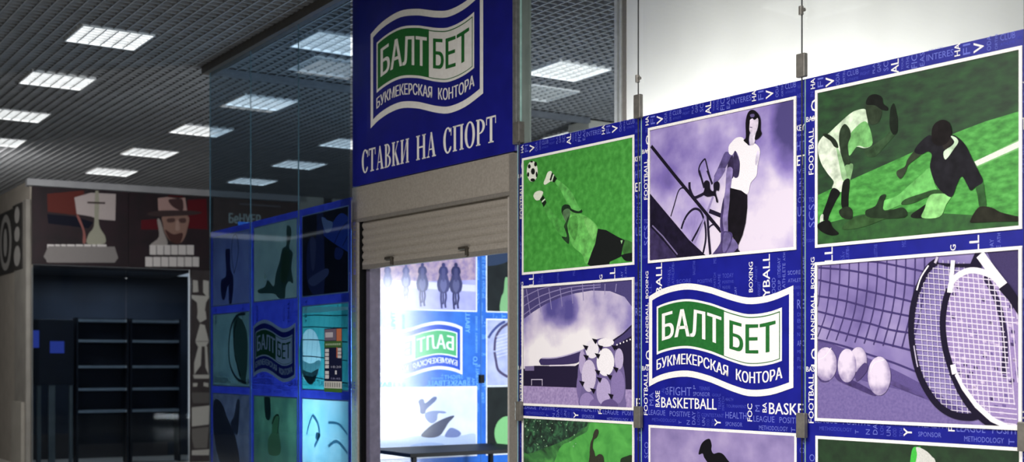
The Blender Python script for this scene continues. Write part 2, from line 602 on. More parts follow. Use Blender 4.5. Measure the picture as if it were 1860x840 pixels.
def words_into(mb, tones, k=1.0, kz=1.0, zref=0.0, zto=0.0, flip=None, y=-.0007):
    for body, vert, x, z, w, h, tone in WORDS:
        if tones[tone] is None:
            continue
        bold = .018 if tone == 2 else .004
        if not vert:
            x = max(x, .008)
            w = min(w, 1.142 - x)
        zz = zto + (z - zref) * kz
        put_text(mb, body, x * k, zz, w * (kz if vert else k), h * (k if vert else kz), tones[tone], y, bold, vert, flip=flip)


def obj(name, me, parent):
    o = bpy.data.objects.new(name, me)
    COL.objects.link(o)
    o.parent = parent
    return o


# ------------------------------------------------------------------ room shell
def flatbox(x0, x1, y0, y1, z0, z1, mat):
    mb = MB()
    mb.box(x0, x1, y0, y1, z0, z1, mat)
    return mb


FLOOR = mottled('pale_floor_tile', [(176, 174, 168), (196, 194, 188)], 3, .35)
struct(flatbox(-24, 12, -4, 36, -.1, 0, FLOOR), 'floor')

AX, AT = Vector((.835, .55)).normalized(), Vector((-.55, .835)).normalized()
GA = math.atan2(AX.y, AX.x)
LIGHTS_ON = [(3.05, 8.98), (3.05, 10.93), (3.08, 12.88), (3.13, 14.93), (3.28, 16.82), (5.17, 12.75), (5.19, 14.69), (5.17, 16.62), (5.22, 18.59), (4.76, 10.04), (7.09, 14.54),
             (7.24, 16.46), (7.30, 18.36), (7.07, 9.77), (7.2, 12.6), (9.2, 12.55), (9.2, 14.5), (1.24, 6.51)]
LIGHTS_OFF = [(5.09, 10.85), (7.40, 10.72)]
HS = .31
SLAT = mottled('grid_slat_grey', [(122, 124, 127), (136, 138, 142)], 4, .6)
PLENUM = mottled('dark_plenum', [(26, 28, 32), (34, 37, 42)], 2, .9)


def cut(lo, hi, holes):
    segs = [(lo, hi)]
    for a, b in holes:
        out = []
        for s, e in segs:
            if b <= s or a >= e:
                out.append((s, e))
            else:
                if a > s:
                    out.append((s, a))
                if b < e:
                    out.append((b, e))
        segs = out
    return segs


grid = MB()
N0, N1, T0, T1, PITCH, SH, STH = -3.0, 15.0, 3.0, 26.0,   .10, .06, .013
allL = LIGHTS_ON + LIGHTS_OFF
i = 0
while N0 + i * PITCH <= N1:
    n = N0 + i * PITCH
    for a, b in cut(T0, T1, [(t - HS, t + HS) for m, t in allL if abs(m - n) < HS]):
        grid.box(n - STH / 2, n + STH / 2, a, b, CEIL, CEIL + SH, SLAT)
    i += 1
i = 0
while T0 + i * PITCH <= T1:
    t = T0 + i * PITCH
    for a, b in cut(N0, N1, [(n - HS, n + HS) for n, m in allL if abs(m - t) < HS]):
        grid.box(a, b, t - STH / 2, t + STH / 2, CEIL + .004, CEIL + SH, SLAT)
    i += 1
grid.box(N0 - .5, N1 + .5, T0 - .5, T1 + .5, CEIL + .55, CEIL + .6, PLENUM)
g = struct(grid, 'ceiling')
g.rotation_euler = (0, 0, GA)

# white wall behind the kiosk, its post, and the far walls
sw0 = RIGHT.at(1135, 200)[0]
WY = 1.15
kx = (1138 - CX) / F
# distance along RIGHT at which the wall behind starts to show
p_off = RIGHT.world(0, WY, 0)
s_w = (kx * p_off[1] - p_off[0]) / (RIGHT.d[0] - kx * RIGHT.d[1])
mb = MB()
mb.box(s_w, s_w + 4.2, WY, WY + .12, 0, CEIL, WALLWHITE)
struct(mb, 'wall_right', RIGHT)
mb = MB()
dw = .0085 * 1
mb.box(s_w - .105, s_w - .078, WY - .02, WY + .12, 0, CEIL, ALU_L)
mb.box(s_w - .078, s_w - .052, WY, WY + .12, 0, CEIL, ALU)
mb.box(s_w - .052, s_w - .040, WY - .02, WY + .12, 0, CEIL, ALU_L)
mb.box(s_w - .040, s_w, WY - .005, WY + .12, 0, CEIL, GREIGE_D)
struct(mb, 'trim_1', RIGHT)

# pale column at the back corner of the kiosk
mb = MB()
mb.box(4.50, 4.92, 0, .4, 0, CEIL - .02, mottled('pale_column', [(170, 168, 160), (184, 182, 174)], 5, .6))
struct(mb, 'wall_column', ENDW)

FARGREY = mottled('far_wall_grey', [(104, 102, 100), (118, 116, 113)], 3, .7)
mb = MB()
mb.box(3.2, 22, .05, .25, 0, CEIL, FARGREY)
e0, e1 = FAR.at(541, 360)[0], FAR.at(650, 360)[0]
mb.box(e0, e0 + .42, -.1, .06, 0, CEIL, mottled('pale_pilaster', [(176, 176, 168), (190, 190, 182)], 4, .6))
mb.box(e0 + .6, e1 + 1.5, -.05, .06, 0, CEIL, mottled('pale_pilaster', [(176, 176, 168), (190, 190, 182)], 4, .6))
struct(mb, 'wall_back', FAR)
mb = MB()
mb.box(0, 9, 0.0, .04, 0, CEIL, mottled('beige_wall', [(160, 153, 144), (174, 167, 158)], 4, .7))
struct(mb, 'wall_left', SIDE)
mb = MB()
mb.box(-.06, FAR.at(540, 360)[0], -.16, .05, CEIL - .10, CEIL, mottled('cornice_grey', [(150, 152, 158), (165, 167, 172)], 4, .5))
struct(mb, 'trim_2', FAR)
# the other side of the hall, mirrored in the tinted glass
mb = MB()
HALLW = mottled('hall_wall_grey', [(30, 30, 32), (40, 40, 42)], 1.2, .7)
mb.box(0, 30, 0, .2, 0, CEIL, HALLW)
hw = mb.build('wall_hall')
hw['kind'] = 'structure'
hw.location = (AX.x * -3.2 + AT.x * -2, AX.y * -3.2 + AT.y * -2, 0)
hw.rotation_euler = (0, 0, math.atan2(AT.y, AT.x))
mb = MB()
mb.box(0, 7.3, 0, .2, 0, CEIL, HALLW)
hw = mb.build('wall_glare_blocker')  # unseen end wall added to keep world glare out of the tinted glass
hw['kind'] = 'structure'
hw.location = (AX.x * -3.2 + AT.x * 27, AX.y * -3.2 + AT.y * 27, 0)
hw.rotation_euler = (0, 0, GA)
# ceiling rails of the kiosk glazing
RAIL = mottled('brown_grey_rail', [(70, 66, 62), (84, 80, 76)], 20, .5)
mb = MB()
mb.box(-.02, 3.02, -.05, .05, CEIL - .07, CEIL + .0, RAIL)
struct(mb, 'trim_3', LEFT)
mb = MB()
mb.box(.06, 4.5, -.03, .05, CEIL - .06, CEIL, mottled('rail_grey', [(92, 96, 104), (108, 112, 120)], 20, .5))
struct(mb, 'trim_4', ENDW)

# ------------------------------------------------------------------ ceiling luminaires
LAMP_ON = emit('luminous_tube', (1.0, 1.0, .985), 6.5)
LAMP_OFF = mottled('unlit_tube', [(190, 195, 196), (205, 210, 212)], 10, .4)
LOUVRE = mottled('white_louvre', [(176, 178, 179), (192, 194, 195)], 20, .35)
HOUSING = mottled('white_housing', [(225, 227, 228), (236, 238, 239)], 20, .45)
R_ = HS - .012
mb = MB()
mb.box(-R_, R_, -R_, R_, .10, .112, HOUSING)
for sx in (-1, 1):
    mb.box(sx * R_ - .006, sx * R_ + .006, -R_, R_, .0, .10, HOUSING)
    mb.box(-R_, R_, sx * R_ - .006, sx * R_ + .006, .0, .10, HOUSING)
me_house = mb.build('housing', mesh_only=True)
mb = MB()
for k in range(1, 6):
    a = -R_ + 2 * R_ * k / 6
    mb.box(a - .006, a + .006, -R_ + .008, R_ - .008, .004, .05, LOUVRE)
for k in range(1, 7):
    a = -R_ + 2 * R_ * k / 7
    mb.box(-R_ + .008, R_ - .008, a - .004, a + .004, .004, .046, LOUVRE)
me_louvre = mb.build('louvre', mesh_only=True)


def tube_mesh(mat):
    mb = MB()
    mb.box(-.066, .066, -R_ + .015, R_ - .015, .062, .09, mat)
    return mb.build('tube', mesh_only=True)


me_on, me_off = tube_mesh(LAMP_ON), tube_mesh(LAMP_OFF)
LL = ['lit square ceiling light out beyond the upper left of the hall', 'lit square louvre ceiling light, largest one at the upper left',
      'lit square ceiling light at left, second below the largest one', 'lit square ceiling light cut by the left edge, upper of two there', 'lit square ceiling light cut by the left edge, lower of two there',
      'lit square ceiling light behind the first glass column, largest in its row', 'lit square ceiling light crossing the kiosk glass corner edge', 'lit square ceiling light left of the kiosk glass, above the dark shop front',
      'small lit ceiling light nearest the dark fascia, lowest left of the glass', 'bright ceiling light half hidden by the left edge of the blue sign, high up',
      'lit ceiling light half hidden by the sign edge, lower of the lit ones there', 'lit ceiling light seen through the glass wing, second from the bottom',
      'lowest small lit ceiling light seen through the glass wing', 'bright square ceiling light seen right of the blue sign above the hung panels', 'lit ceiling light hidden behind the blue shop sign',
      'lit ceiling light strip just over the top edge of the goalkeeper panel', 'lit ceiling light deep behind the blue sign', 'lit ceiling light mirrored in the glass in front of the white wall']
LABOFF = ['unlit grey louvre ceiling light below the bright one left of the sign', 'unlit grey louvre ceiling light below the bright one right of the sign']


def luminaire(n, t, label, lit):
    p = AX * n + AT * t
    th = thing('ceiling_light', label, 'ceiling light', loc=(p.x, p.y, CEIL - .006), rot=GA, group='square louvre ceiling lights')
    hs = obj('housing', me_house, th)
    obj('louvre', me_louvre, hs)
    for k in range(4):
        o = obj('tube', me_on if lit else me_off, hs)
        o.location = (-R_ + 2 * R_ * (k + .5) / 4, 0, 0)
    return th


for (n, t), lab in zip(LIGHTS_ON, LL):
    if lab.startswith(('lit ceiling light hidden behind', 'lit ceiling light deep behind', 'lit square ceiling light out beyond')):
        continue
    luminaire(n, t, lab, True)
for (n, t), lab in zip(LIGHTS_OFF, LABOFF):
    luminaire(n, t, lab, False)

# ------------------------------------------------------------------ shop sign over the doorway
sb, st = 2.925, CEIL - .02
SW = RIGHT.at(934.5, 200)[0]
sign = thing('shop_sign', 'tall blue sign board with green and white wavy logo over the doorway', 'sign', RIGHT, 0, 0, sb)
mb = MB()
mb.box(0, SW, 0, .065, 0, st - sb, SIGNBLUE)
mb.build('board', sign, .004)
mb = MB()
logo(mb, .273, 3.327 - sb, 1.406, SIGNBLUE, SIGNWHITE, GREEN, -.002, dy=.0008)
mb.build('logo', sign)

# serif lettering under the logo, drawn stroke by stroke


def ring(cx, cy, rx, ry, ix, iy, a0=0, a1=360, n=26):
    P = []
    for i in range(n + 1):
        a = math.radians(a0 + (a1 - a0) * i / n)
        P.append((cx + rx * math.cos(a), cy + ry * math.sin(a)))
    for i in range(n, -1, -1):
        a = math.radians(a0 + (a1 - a0) * i / n)
        P.append((cx + ix * math.cos(a), cy + iy * math.sin(a)))
    return P


def rc(x0, x1, y0, y1):
    return [(x0, y0), (x1, y0), (x1, y1), (x0, y1)]


def stem(x0, x1, top=True):
    r = [rc(x0, x1, 0, 1), rc(x0 - .07, x1 + .07, 0, .05)]
    if top:
        r.append(rc(x0 - .07, x1 + .07, .95, 1))
    return r


GL = {
    'С': (.64, [ring(.34, .5, .34, .52, .16, .455, 42, 318), rc(.56, .61, .66, .97), rc(.52, .60, .14, .24)]),
    'Т': (.66, [rc(.245, .415, 0, 1), rc(0, .66, .93, 1), rc(0, .05, .70, 1), rc(.61, .66, .70, 1), rc(.15, .51, 0, .05)]),
    'А': (.74, [[(.09, .03), (.14, .03), (.36, .88), (.33, 1)], [(.30, 1), (.42, 1), (.68, .03), (.49, .03)], rc(.18, .5, .29, .345), rc(0, .23, 0, .05), rc(.43, .74, 0, .05)]),
    'В': (.64, stem(.07, .24) + [ring(.24, .745, .30, .255, .15, .20, -90, 90, 14), ring(.24, .265, .38, .265, .21, .215, -90, 90, 14)]),
    'К': (.74, stem(.07, .24) + [[(.24, .46), (.30, .46), (.58, .96), (.52, .96)], [(.27, .52), (.36, .64), (.71, .03), (.50, .03)], rc(.45, .74, 0, .05), rc(.46, .66, .95, 1)]),
    'И': (.80, stem(.07, .24) + stem(.56, .73) + [[(.24, .08), (.24, .20), (.56, .92), (.56, .80)]]),
    'Н': (.80, stem(.07, .24) + stem(.56, .73) + [rc(.24, .56, .47, .54)]),
    'П': (.80, stem(.07, .24) + stem(.56, .73) + [rc(.2, .6, .94, 1)]),
    'О': (.74, [ring(.37, .5, .37, .52, .19, .46)]),
    'Р': (.64, stem(.07, .24) + [ring(.24, .715, .38, .285, .21, .232, -90, 90, 14)]),
}
qz = z_(620, 0, 2.333)
for word, xa, xb in [('СТАВКИ', 88, 288), ('НА', 318, 402), ('СПОРТ', 433, 656)]:
    a, b = RIGHT.at(*qz(xa, 600))[0], RIGHT.at(*qz(xb, 600))[0]
    tot = sum(GL[c][0] + .07 for c in word) - .07
    k, x = (b - a) / tot, a
    mb = MB()
    for c in word:
        for pl in GL[c][1]:
            mb.flat([(x + p[0] * k, 3.010 - sb + p[1] * .170) for p in pl], SIGNWHITE, -.002)
        x += (GL[c][0] + .07) * k
    mb.build('lettering', sign)

# ------------------------------------------------------------------ roller shutter and doorway
sh = thing('roller_shutter', 'greige roller shutter half raised over the lit doorway', 'shutter', RIGHT, 0, .06, 0)
hx0, hx1 = RIGHT.at(648, 400)[0], RIGHT.at(920, 350)[0]
hz1, hz0 = 2.92, (RIGHT.at(652, 408)[1] + RIGHT.at(919, 349)[1]) / 2
JL, JR = RIGHT.at(638, 500)[0], RIGHT.at(938, 500)[0]
mb = MB()
mb.box(JL, JR - .045, -.055, .16, hz0, hz1, GREIGE)
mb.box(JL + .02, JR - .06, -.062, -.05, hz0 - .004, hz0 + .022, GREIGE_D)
mb.build('housing', sh, .004)
cz0 = (RIGHT.at(652, 488)[1] + RIGHT.at(918, 453)[1]) / 2
mb = MB()
nsl = 6
for k in range(nsl):
    z1 = hz0 - (hz0 - cz0) * k / nsl
    z0 = hz0 - (hz0 - cz0) * (k + 1) / nsl
    # each slat bulges towards the hall
    prof = []
    for j in range(7):
        u = j / 6
        prof.append((z0 + (z1 - z0) * u, -.022 - .014 * math.sin(math.pi * u)))
    vs, fs = [], []
    for x in (RIGHT.at(650, 600)[0] + .022, hx1 - .002):
        vs += [(x, p[1], p[0]) for p in prof]
    for j in range(6):
        fs.append((j, j + 1, 7 + j + 1, 7 + j))
    mb.faces(vs, fs, GREIGE)
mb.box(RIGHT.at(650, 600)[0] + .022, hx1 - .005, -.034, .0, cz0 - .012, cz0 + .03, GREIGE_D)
curtain = mb.build('curtain', sh)
HOOK = mottled('hook_metal', [(62, 57, 50), (78, 72, 64)], 40, .4, .3)
for (xa, ya) in ((703, 470), (838, 452)):
    c = RIGHT.at(xa, ya)
    mb = MB()
    mb.box(c[0] - .045, c[0] + .05, -.058, -.040, c[1] - .006, c[1] + .014, HOOK)
    mb.box(c[0] + .032, c[0] + .05, -.056, -.030, c[1] - .048, c[1] + .008, HOOK)
    mb.build('lock_hook', curtain, .003)
a0, a1 = RIGHT.at(641, 600)[0], RIGHT.at(650, 600)[0]
mb = MB()
mb.box(JL, a1, -.06, .10, 0, hz0 + .01, GREIGE)
mb.build('jamb', sh, .004)
mb = MB()
mb.box(a1, a1 + .022, -.046, .09, 0, hz0, BLACK)
mb.box(a1 + .022, a1 + .075, .0, .09, 0, hz0, mottled('mauve_rail', [(98, 94, 112), (114, 108, 128)], 20, .4))
mb.build('guide_rail', sh)
b0, b1, b2 = RIGHT.at(917, 600)[0], RIGHT.at(926, 600)[0], RIGHT.at(939, 600)[0]
mb = MB()
mb.box(b0, b1, -.04, .08, 0, hz0, mottled('pale_greige', [(160, 153, 146), (174, 167, 160)], 40, .5))
mb.build('guide_rail', sh, .003)
mb = MB()
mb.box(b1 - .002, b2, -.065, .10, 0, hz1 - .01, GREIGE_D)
mb.build('jamb', sh, .004)

# glass fin with clamps beside the sign
f0, f1, f2 = SW + .004, RIGHT.at(942, 150)[0], RIGHT.at(958, 150)[0]
fin = thing('glass_fin', 'narrow greenish glass strip with grey edge standing right of the sign', 'glass fin', RIGHT, f0, .03, 2.962)
mb = MB()
mb.box(f1 - f0, f2 - f0, -.012, .0, .0, CEIL - 2.97, mottled('frosted_fin', [(104, 116, 113), (122, 134, 130)], 8, .3))
mb.build('glass_strip', fin)
mb = MB()
mb.box(.0, f1 - f0, -.05, .03, .0, CEIL - 2.97, ALU)
mb.build('post', fin, .003)
mb = MB()
mb.box(f1 - f0 - .004, f1 - f0 + .010, -.02, -.012, .02, CEIL - 2.97, EDGEGLASS)
mb.build('glass_edge', fin)
for zz in (.05, CEIL - 2.97 - .20):
    mb = MB()
    mb.box(f1 - f0 - .03, f1 - f0 + .035, -.056, .02, zz - .045, zz + .085, STEEL)
    mb.build('clamp', fin, .003)

# ------------------------------------------------------------------ hung print panels on the right
PT, PB = 2.956, .45
TONES = [DIMMER, DIMWORD, WHITE]


def base_panel(label, s0, s1):
    p = thing('printed_panel', label, 'advertising panel', RIGHT, s0, 0, 0, group='printed panels right of the doorway')
    mb = MB()
    mb.box(.006, s1 - s0 - .001, 0, .010, PB, PT, BLUE)
    words_into(mb, TONES, (s1 - s0) / 1.144)
    sheet = mb.build('sheet', p)
    mb = MB()
    mb.box(.000, .006, -.002, .010, PB, PT, EDGEGLASS)
    mb.build('glass_edge', sheet)
    return p


def pic(plane, s0, x0, x1, z0, z1, w=.014, white=None):
    """start a printed picture: white border and an MB whose points are relative to s0"""
    mb = MB()
    mb.layer = -.0012
    mb.flat([(x0 - s0, z0), (x1 - s0, z0), (x1 - s0, z1), (x0 - s0, z1)], white or WHITE)
    mb.in_ = (x0 - s0 + w, z0 + w, x1 - s0 - w, z1 - w)
    mb.rim = (w, white or WHITE)
    return mb


def done(mb, name, parent):
    if hasattr(mb, 'rim'):
        x0, z0, x1, z1 = mb.in_
        w, mat = mb.rim
        mb.frame((x0 - w, z0 - w, x1 + w, z1 + w), w + .0005, mat)
    return mb.build(name, parent)


def fill(mb, mat):
    x0, z0, x1, z1 = mb.in_
    mb.flat([(x0, z0), (x1, z0), (x1, z1), (x0, z1)], mat)


def clip(mb, pts):
    """Sutherland-Hodgman clip of an outline to the picture's inside"""
    x0, z0, x1, z1 = mb.in_
    for ax, lim, sg in ((0, x0, 1), (0, x1, -1), (1, z0, 1), (1, z1, -1)):
        out = []
        for i in range(len(pts)):
            a, b = pts[i - 1], pts[i]
            ia, ib = sg * (a[ax] - lim) >= 0, sg * (b[ax] - lim) >= 0
            if ia != ib:
                t = (lim - a[ax]) / (b[ax] - a[ax])
                out.append((a[0] + (b[0] - a[0]) * t, a[1] + (b[1] - a[1]) * t))
            if ib:
                out.append(b)
        pts = out
        if len(pts) < 3:
            return []
    return pts


def fill_around(mb, mat, loop):
    """background with an opening where another tone of the film stands"""
    x0, z0, x1, z1 = mb.in_
    out = [(x0, z0), (x1, z0), (x1, z1), (x0, z1)]
    mb.layer -= .00012
    pts = out + loop
    tri = tessellate_polygon([[Vector((p[0], p[1], 0)) for p in out], [Vector((p[0], p[1], 0)) for p in loop]])
    mb.faces([(p[0], mb.layer, p[1]) for p in pts], [tuple(t) for t in tri], mat)


def shape(mb, tr, s0, pts, mat, sm=True, off=0):
    P = [(a - s0, b) for a, b in tr(pts)]
    if sm:
        P = smooth(P, 4)
    P = clip(mb, P)
    if P:
        mb.flat(P, mat)


def line(mb, tr, s0, pts, w, mat, sm=True):
    P = [(a - s0, b) for a, b in tr(pts)]
    if sm and len(P) > 2:
        P = smooth(P, 4, False)
    x0, z0, x1, z1 = mb.in_
    Q = []
    for i in range(len(P) - 1):          # resample, keep what lies inside
        for j in range(6):
            t = j / 6
            Q.append((P[i][0] + (P[i + 1][0] - P[i][0]) * t, P[i][1] + (P[i + 1][1] - P[i][1]) * t))
    Q.append(P[-1])
    run = []
    e = max(0, w / 2 - .012) if hasattr(mb, 'rim') else w / 2
    mb.layer -= .00012
    for p in Q + [None]:
        if p and x0 + e < p[0] < x1 - e and z0 + e < p[1] < z1 - e:
            run.append(p)
        else:
            if len(run) > 1:
                mb.strip(run, w, mat, mb.layer, False)
            run = []


def oval(mb, tr, s0, cx, cy, rx, ry, mat, n=26):
    shape(mb, tr, s0, [(cx + rx * math.cos(2 * math.pi * i / n), cy + ry * math.sin(2 * math.pi * i / n)) for i in range(n)], mat, False)


P1, P2, P3 = (2.145, 2.884), (1.330, 2.076), (.52, 1.262)
GRASS = mottled('printed_grass', [(52, 132, 46), (66, 150, 58), (82, 168, 72)], 26, .55, detail=5)

# --- panel beside the doorway
pa = base_panel('hung blue panel with green diving goalkeeper above stadium football, beside the doorway', S1, S2)
tA = RIGHT.tr(935, 230, 3)
X0, X1 = 2.108, 3.130
mb = pic(RIGHT, S1, X0, X1, P1[0], 2.866)
fill(mb, GRASS)
for pts, c in [
    ([(232, 290), (262, 310), (300, 345), (325, 385), (350, 440), (366, 458), (340, 468), (310, 440), (285, 415), (262, 370), (245, 335), (222, 308)], (96, 176, 86)),
    ([(160, 440), (180, 430), (215, 480), (250, 510), (280, 545), (295, 590), (295, 635), (262, 605), (215, 545), (180, 490)], (78, 156, 70)),
    ([(255, 470), (275, 430), (310, 440), (330, 470), (370, 480), (420, 510), (455, 560), (440, 640), (425, 690), (405, 740), (385, 745), (370, 700), (320, 655), (298, 600), (285, 540)], (104, 184, 90)),
    ([(300, 500), (340, 490), (345, 560), (330, 620), (305, 590), (292, 545)], (84, 156, 72)),
    ([(380, 500), (420, 515), (448, 560), (430, 620), (395, 560)], (122, 196, 104)),
    ([(257, 470), (258, 440), (275, 425), (300, 430), (312, 450), (350, 462), (365, 452), (368, 470), (330, 472), (300, 456), (285, 450), (275, 475), (268, 490)], (28, 48, 32)),
    ([(262, 470), (280, 450), (300, 452), (305, 480), (290, 520), (276, 515)], (88, 120, 84)),
    ([(285, 530), (292, 570), (298, 600), (296, 640), (272, 622), (258, 600), (285, 600), (272, 545)], (34, 58, 36)),
    ([(270, 545), (290, 500), (300, 480), (290, 530), (282, 560)], (40, 70, 40)),
    ([(598, 618), (652, 642), (652, 690), (605, 702), (585, 665)], (60, 108, 54)),
    ([(585, 700), (652, 690), (652, 730), (610, 734), (588, 715)], (22, 26, 26)),
]:
    shape(mb, tA, S1, pts, photo(*c))
shape(mb, tA, S1, [(455, 558), (500, 565), (560, 600), (602, 620), (590, 660), (580, 710), (520, 738), (512, 768), (430, 768), (398, 752), (420, 690), (440, 640)], ink(24, 27, 27), False)
shape(mb, tA, S1, [(578, 622), (591, 620), (584, 642)], ink(150, 200, 140), False)
shape(mb, tA, S1, [(182, 250), (200, 243), (208, 262), (205, 290), (182, 310), (165, 318), (160, 306), (170, 280)], ink(226, 230, 212))
shape(mb, tA, S1, [(205, 250), (232, 284), (217, 306), (192, 292)], ink(22, 34, 24), False)
line(mb, tA, S1, [(215, 262), (203, 300)], .012, ink(210, 225, 200))
shape(mb, tA, S1, [(104, 380), (115, 358), (140, 350), (157, 358), (150, 380), (138, 400), (118, 402)], ink(222, 226, 208))
shape(mb, tA, S1, [(140, 396), (158, 375), (175, 415), (160, 440)], ink(22, 34, 24), False)
line(mb, tA, S1, [(150, 412), (168, 396)], .010, ink(200, 220, 190))
oval(mb, tA, S1, 98, 245, 30, 57, ink(226, 229, 216))
for x, y, rx, ry in [(102, 245, 11, 18), (82, 218, 8, 12), (116, 206, 8, 13), (76, 262, 6, 13), (101, 292, 13, 9), (122, 262, 5, 16), (95, 192, 8, 5)]:
    oval(mb, tA, S1, x, y, rx, ry, ink(24, 28, 24), 10)
done(mb, 'picture', pa)

tB = RIGHT.tr(935, 490, 3)
mb = pic(RIGHT, S1, X0, X1, P2[0] + .008, P2[1])
fill(mb, mottled('printed_stadium_sky', [(84, 76, 146), (138, 126, 184), (206, 194, 218), (242, 236, 240)], 4.2, .55, detail=5, lo=.18, hi=.82, grad=[(.34, 1.60, .52, .30, .42), (.42, 1.93, .20, .16, -.34), (.70, 1.66, .3, .3, .2)]))
shape(mb, tB, S1, [(42, 90), (652, 40), (652, 290), (640, 300), (645, 210), (600, 150), (520, 118), (420, 115), (330, 130), (250, 152), (170, 188), (100, 232), (42, 275)], ink(74, 66, 118), False)
for k in range(9):
    x = 60 + k * 62
    line(mb, tB, S1, [(x, 78), (x + 26 - k * 4, 250 - k * 16)], .006, ink(150, 140, 186), False)
for k in range(3):
    line(mb, tB, S1, [(46, 250 - k * 48), (150, 180 - k * 38), (300, 120 - k * 22), (470, 96 - k * 12)], .006, ink(140, 130, 178))
shape(mb, tB, S1, [(42, 545), (110, 525), (330, 527), (350, 515), (520, 400), (535, 385), (590, 348), (655, 285), (655, 660), (42, 640)], ink(36, 29, 56), False)
shape(mb, tB, S1, [(135, 498), (150, 484), (210, 482), (290, 466), (350, 446), (390, 432), (355, 500), (300, 516), (160, 522), (140, 512)], ink(60, 50, 94))
line(mb, tB, S1, [(150, 484), (220, 482), (300, 464), (392, 432)], .007, ink(180, 170, 205))
line(mb, tB, S1, [(190, 524), (330, 522)], .008, ink(225, 215, 230))
shape(mb, tB, S1, [(58, 528), (108, 526), (108, 552), (58, 552)], ink(120, 108, 150), False)
shape(mb, tB, S1, [(540, 395), (600, 350), (652, 305), (652, 350), (600, 385), (548, 420)], ink(70, 60, 108))
for k in range(5):
    oval(mb, tB, S1, 560 + k * 18, 410 - k * 7, 4, 5, ink(240, 232, 240), 8)
shape(mb, tB, S1, [(42, 634), (655, 655), (655, 775), (42, 745)], mottled('printed_pitch', [(140, 120, 172), (176, 156, 200)], 60, .55), False)
for pts in ([(95, 632), (95, 600)], [(93, 600), (155, 600)], [(153, 600), (153, 634)]):
    line(mb, tB, S1, pts, .005, ink(210, 200, 225), False)
shape(mb, tB, S1, [(345, 600), (350, 530), (365, 470), (395, 415), (440, 385), (490, 374), (530, 390), (552, 430), (575, 470), (598, 540), (607, 620), (605, 690), (592, 760), (372, 752), (352, 690), (340, 640)], ink(112, 98, 148))
for x, y, rx, ry, c in [(500, 398, 44, 24, (238, 232, 238)), (425, 435, 36, 50, (232, 225, 235)), (371, 505, 17, 66, (176, 160, 200)), (498, 505, 48, 76, (240, 235, 240)), (572, 488, 24, 58, (186, 172, 208)),
                        (408, 580, 39, 88, (205, 192, 218)), (354, 640, 13, 62, (120, 104, 156)), (488, 665, 39, 74, (178, 162, 204)), (566, 640, 38, 92, (134, 117, 170)), (398, 722, 40, 50, (148, 130, 182)), (520, 742, 46, 34, (96, 80, 132)), (440, 745, 30, 38, (118, 100, 154))]:
    oval(mb, tB, S1, x, y, rx, ry, ink(*c))
for x, y in [(392, 478), (440, 390), (470, 425), (545, 425), (390, 425), (455, 470), (455, 560), (520, 585), (370, 620), (430, 660), (555, 545), (528, 690), (465, 600)]:
    shape(mb, tB, S1, [(x - 15, y - 14), (x + 16, y - 7), (x + 5, y + 19)], ink(22, 16, 32), False)
done(mb, 'picture', pa)

tC = RIGHT.tr(935, 730, 7.637)
mb = pic(RIGHT, S1, X0, X1, P3[0], P3[1] + .012)
fill(mb, mottled('printed_water', [(30, 52, 38), (60, 120, 62), (96, 178, 84)], 7, .55, detail=6, distort=1.2))
shape(mb, tC, S1, [(1100, 280), (1660, 300), (1660, 2400), (300, 2400), (560, 820), (800, 540), (1000, 420)], mottled('printed_bright_water', [(62, 142, 60), (92, 180, 82)], 11, .55, detail=5, distort=.8))
shape(mb, tC, S1, [(118, 190), (960, 262), (900, 420), (640, 560), (430, 640), (118, 700)], mottled('printed_dark_splash', [(20, 28, 24), (36, 62, 48), (66, 120, 78)], 24, .55, detail=6, distort=1.0))
for k in range(34):
    oval(mb, tC, S1, random.uniform(140, 900), random.uniform(230, 640), random.uniform(4, 9), random.uniform(5, 14), ink(150, 190, 150), 6)
shape(mb, tC, S1, [(1100, 450), (1130, 388), (1165, 390), (1170, 440), (1140, 500), (1110, 520), (1095, 560), (1090, 640), (1110, 690), (1130, 760), (1180, 730), (1230, 750), (1250, 860), (1270, 1300), (960, 1300), (1040, 820), (1050, 700), (1060, 580), (1092, 500)], ink(54, 54, 44))
shape(mb, tC, S1, [(1480, 800), (1560, 760), (1640, 750), (1650, 900), (1500, 900)], ink(40, 52, 38))
done(mb, 'picture', pa)

# --- middle panel
pb = base_panel('hung blue panel with cyclist photo above the large wavy logo, middle one', S2, S3)
t1, t2 = RIGHT.tr(1160, 160, 5.2516), RIGHT.tr(1160, 310, 4.4226)
X0, X1 = 3.243, 4.277
mb = pic(RIGHT, S2, X0, X1, *P1)
SKY = mottled('printed_violet_sky', [(70, 60, 120), (122, 104, 176), (172, 156, 208), (224, 212, 230)], 4.0, .55, detail=5, lo=.10, hi=.80, grad=[(.85, 2.25, .6, .5, .34), (1.06, 2.72, .16, .3, -.5), (.2, 2.66, .2, .2, -.16), (.70, 2.62, .3, .16, -.1), (.15, 2.30, .3, .3, .2)])
fill(mb, SKY)
DK, MD, LT = ink(30, 24, 46), ink(84, 72, 122), ink(152, 138, 186)
for pts, w in [([(260, 370), (290, 270), (320, 170), (350, 140), (378, 150)], .008), ([(345, 470), (360, 420), (390, 360), (430, 318), (465, 308), (500, 330), (525, 390), (540, 470), (540, 560), (520, 665)], .013)]:
    line(mb, t2, S2, pts, w, DK)
for k in range(6):
    line(mb, t2, S2, [(440, 560), (370 + k * 28, 400 - 30 * math.sin(k * .6))], .002, LT, False)
line(mb, t2, S2, [(540, 370), (430, 570)], .012, DK, False)
line(mb, t2, S2, [(600, 210), (540, 370), (450, 585)], .013, LT, False)
line(mb, t2, S2, [(555, 350), (565, 520), (580, 690)], .016, DK)
line(mb, t2, S2, [(570, 325), (662, 362)], .022, DK, False)
line(mb, t2, S2, [(555, 480), (585, 442), (620, 438), (660, 490)], .008, DK)
line(mb, t2, S2, [(560, 375), (665, 495)], .012, DK, False)
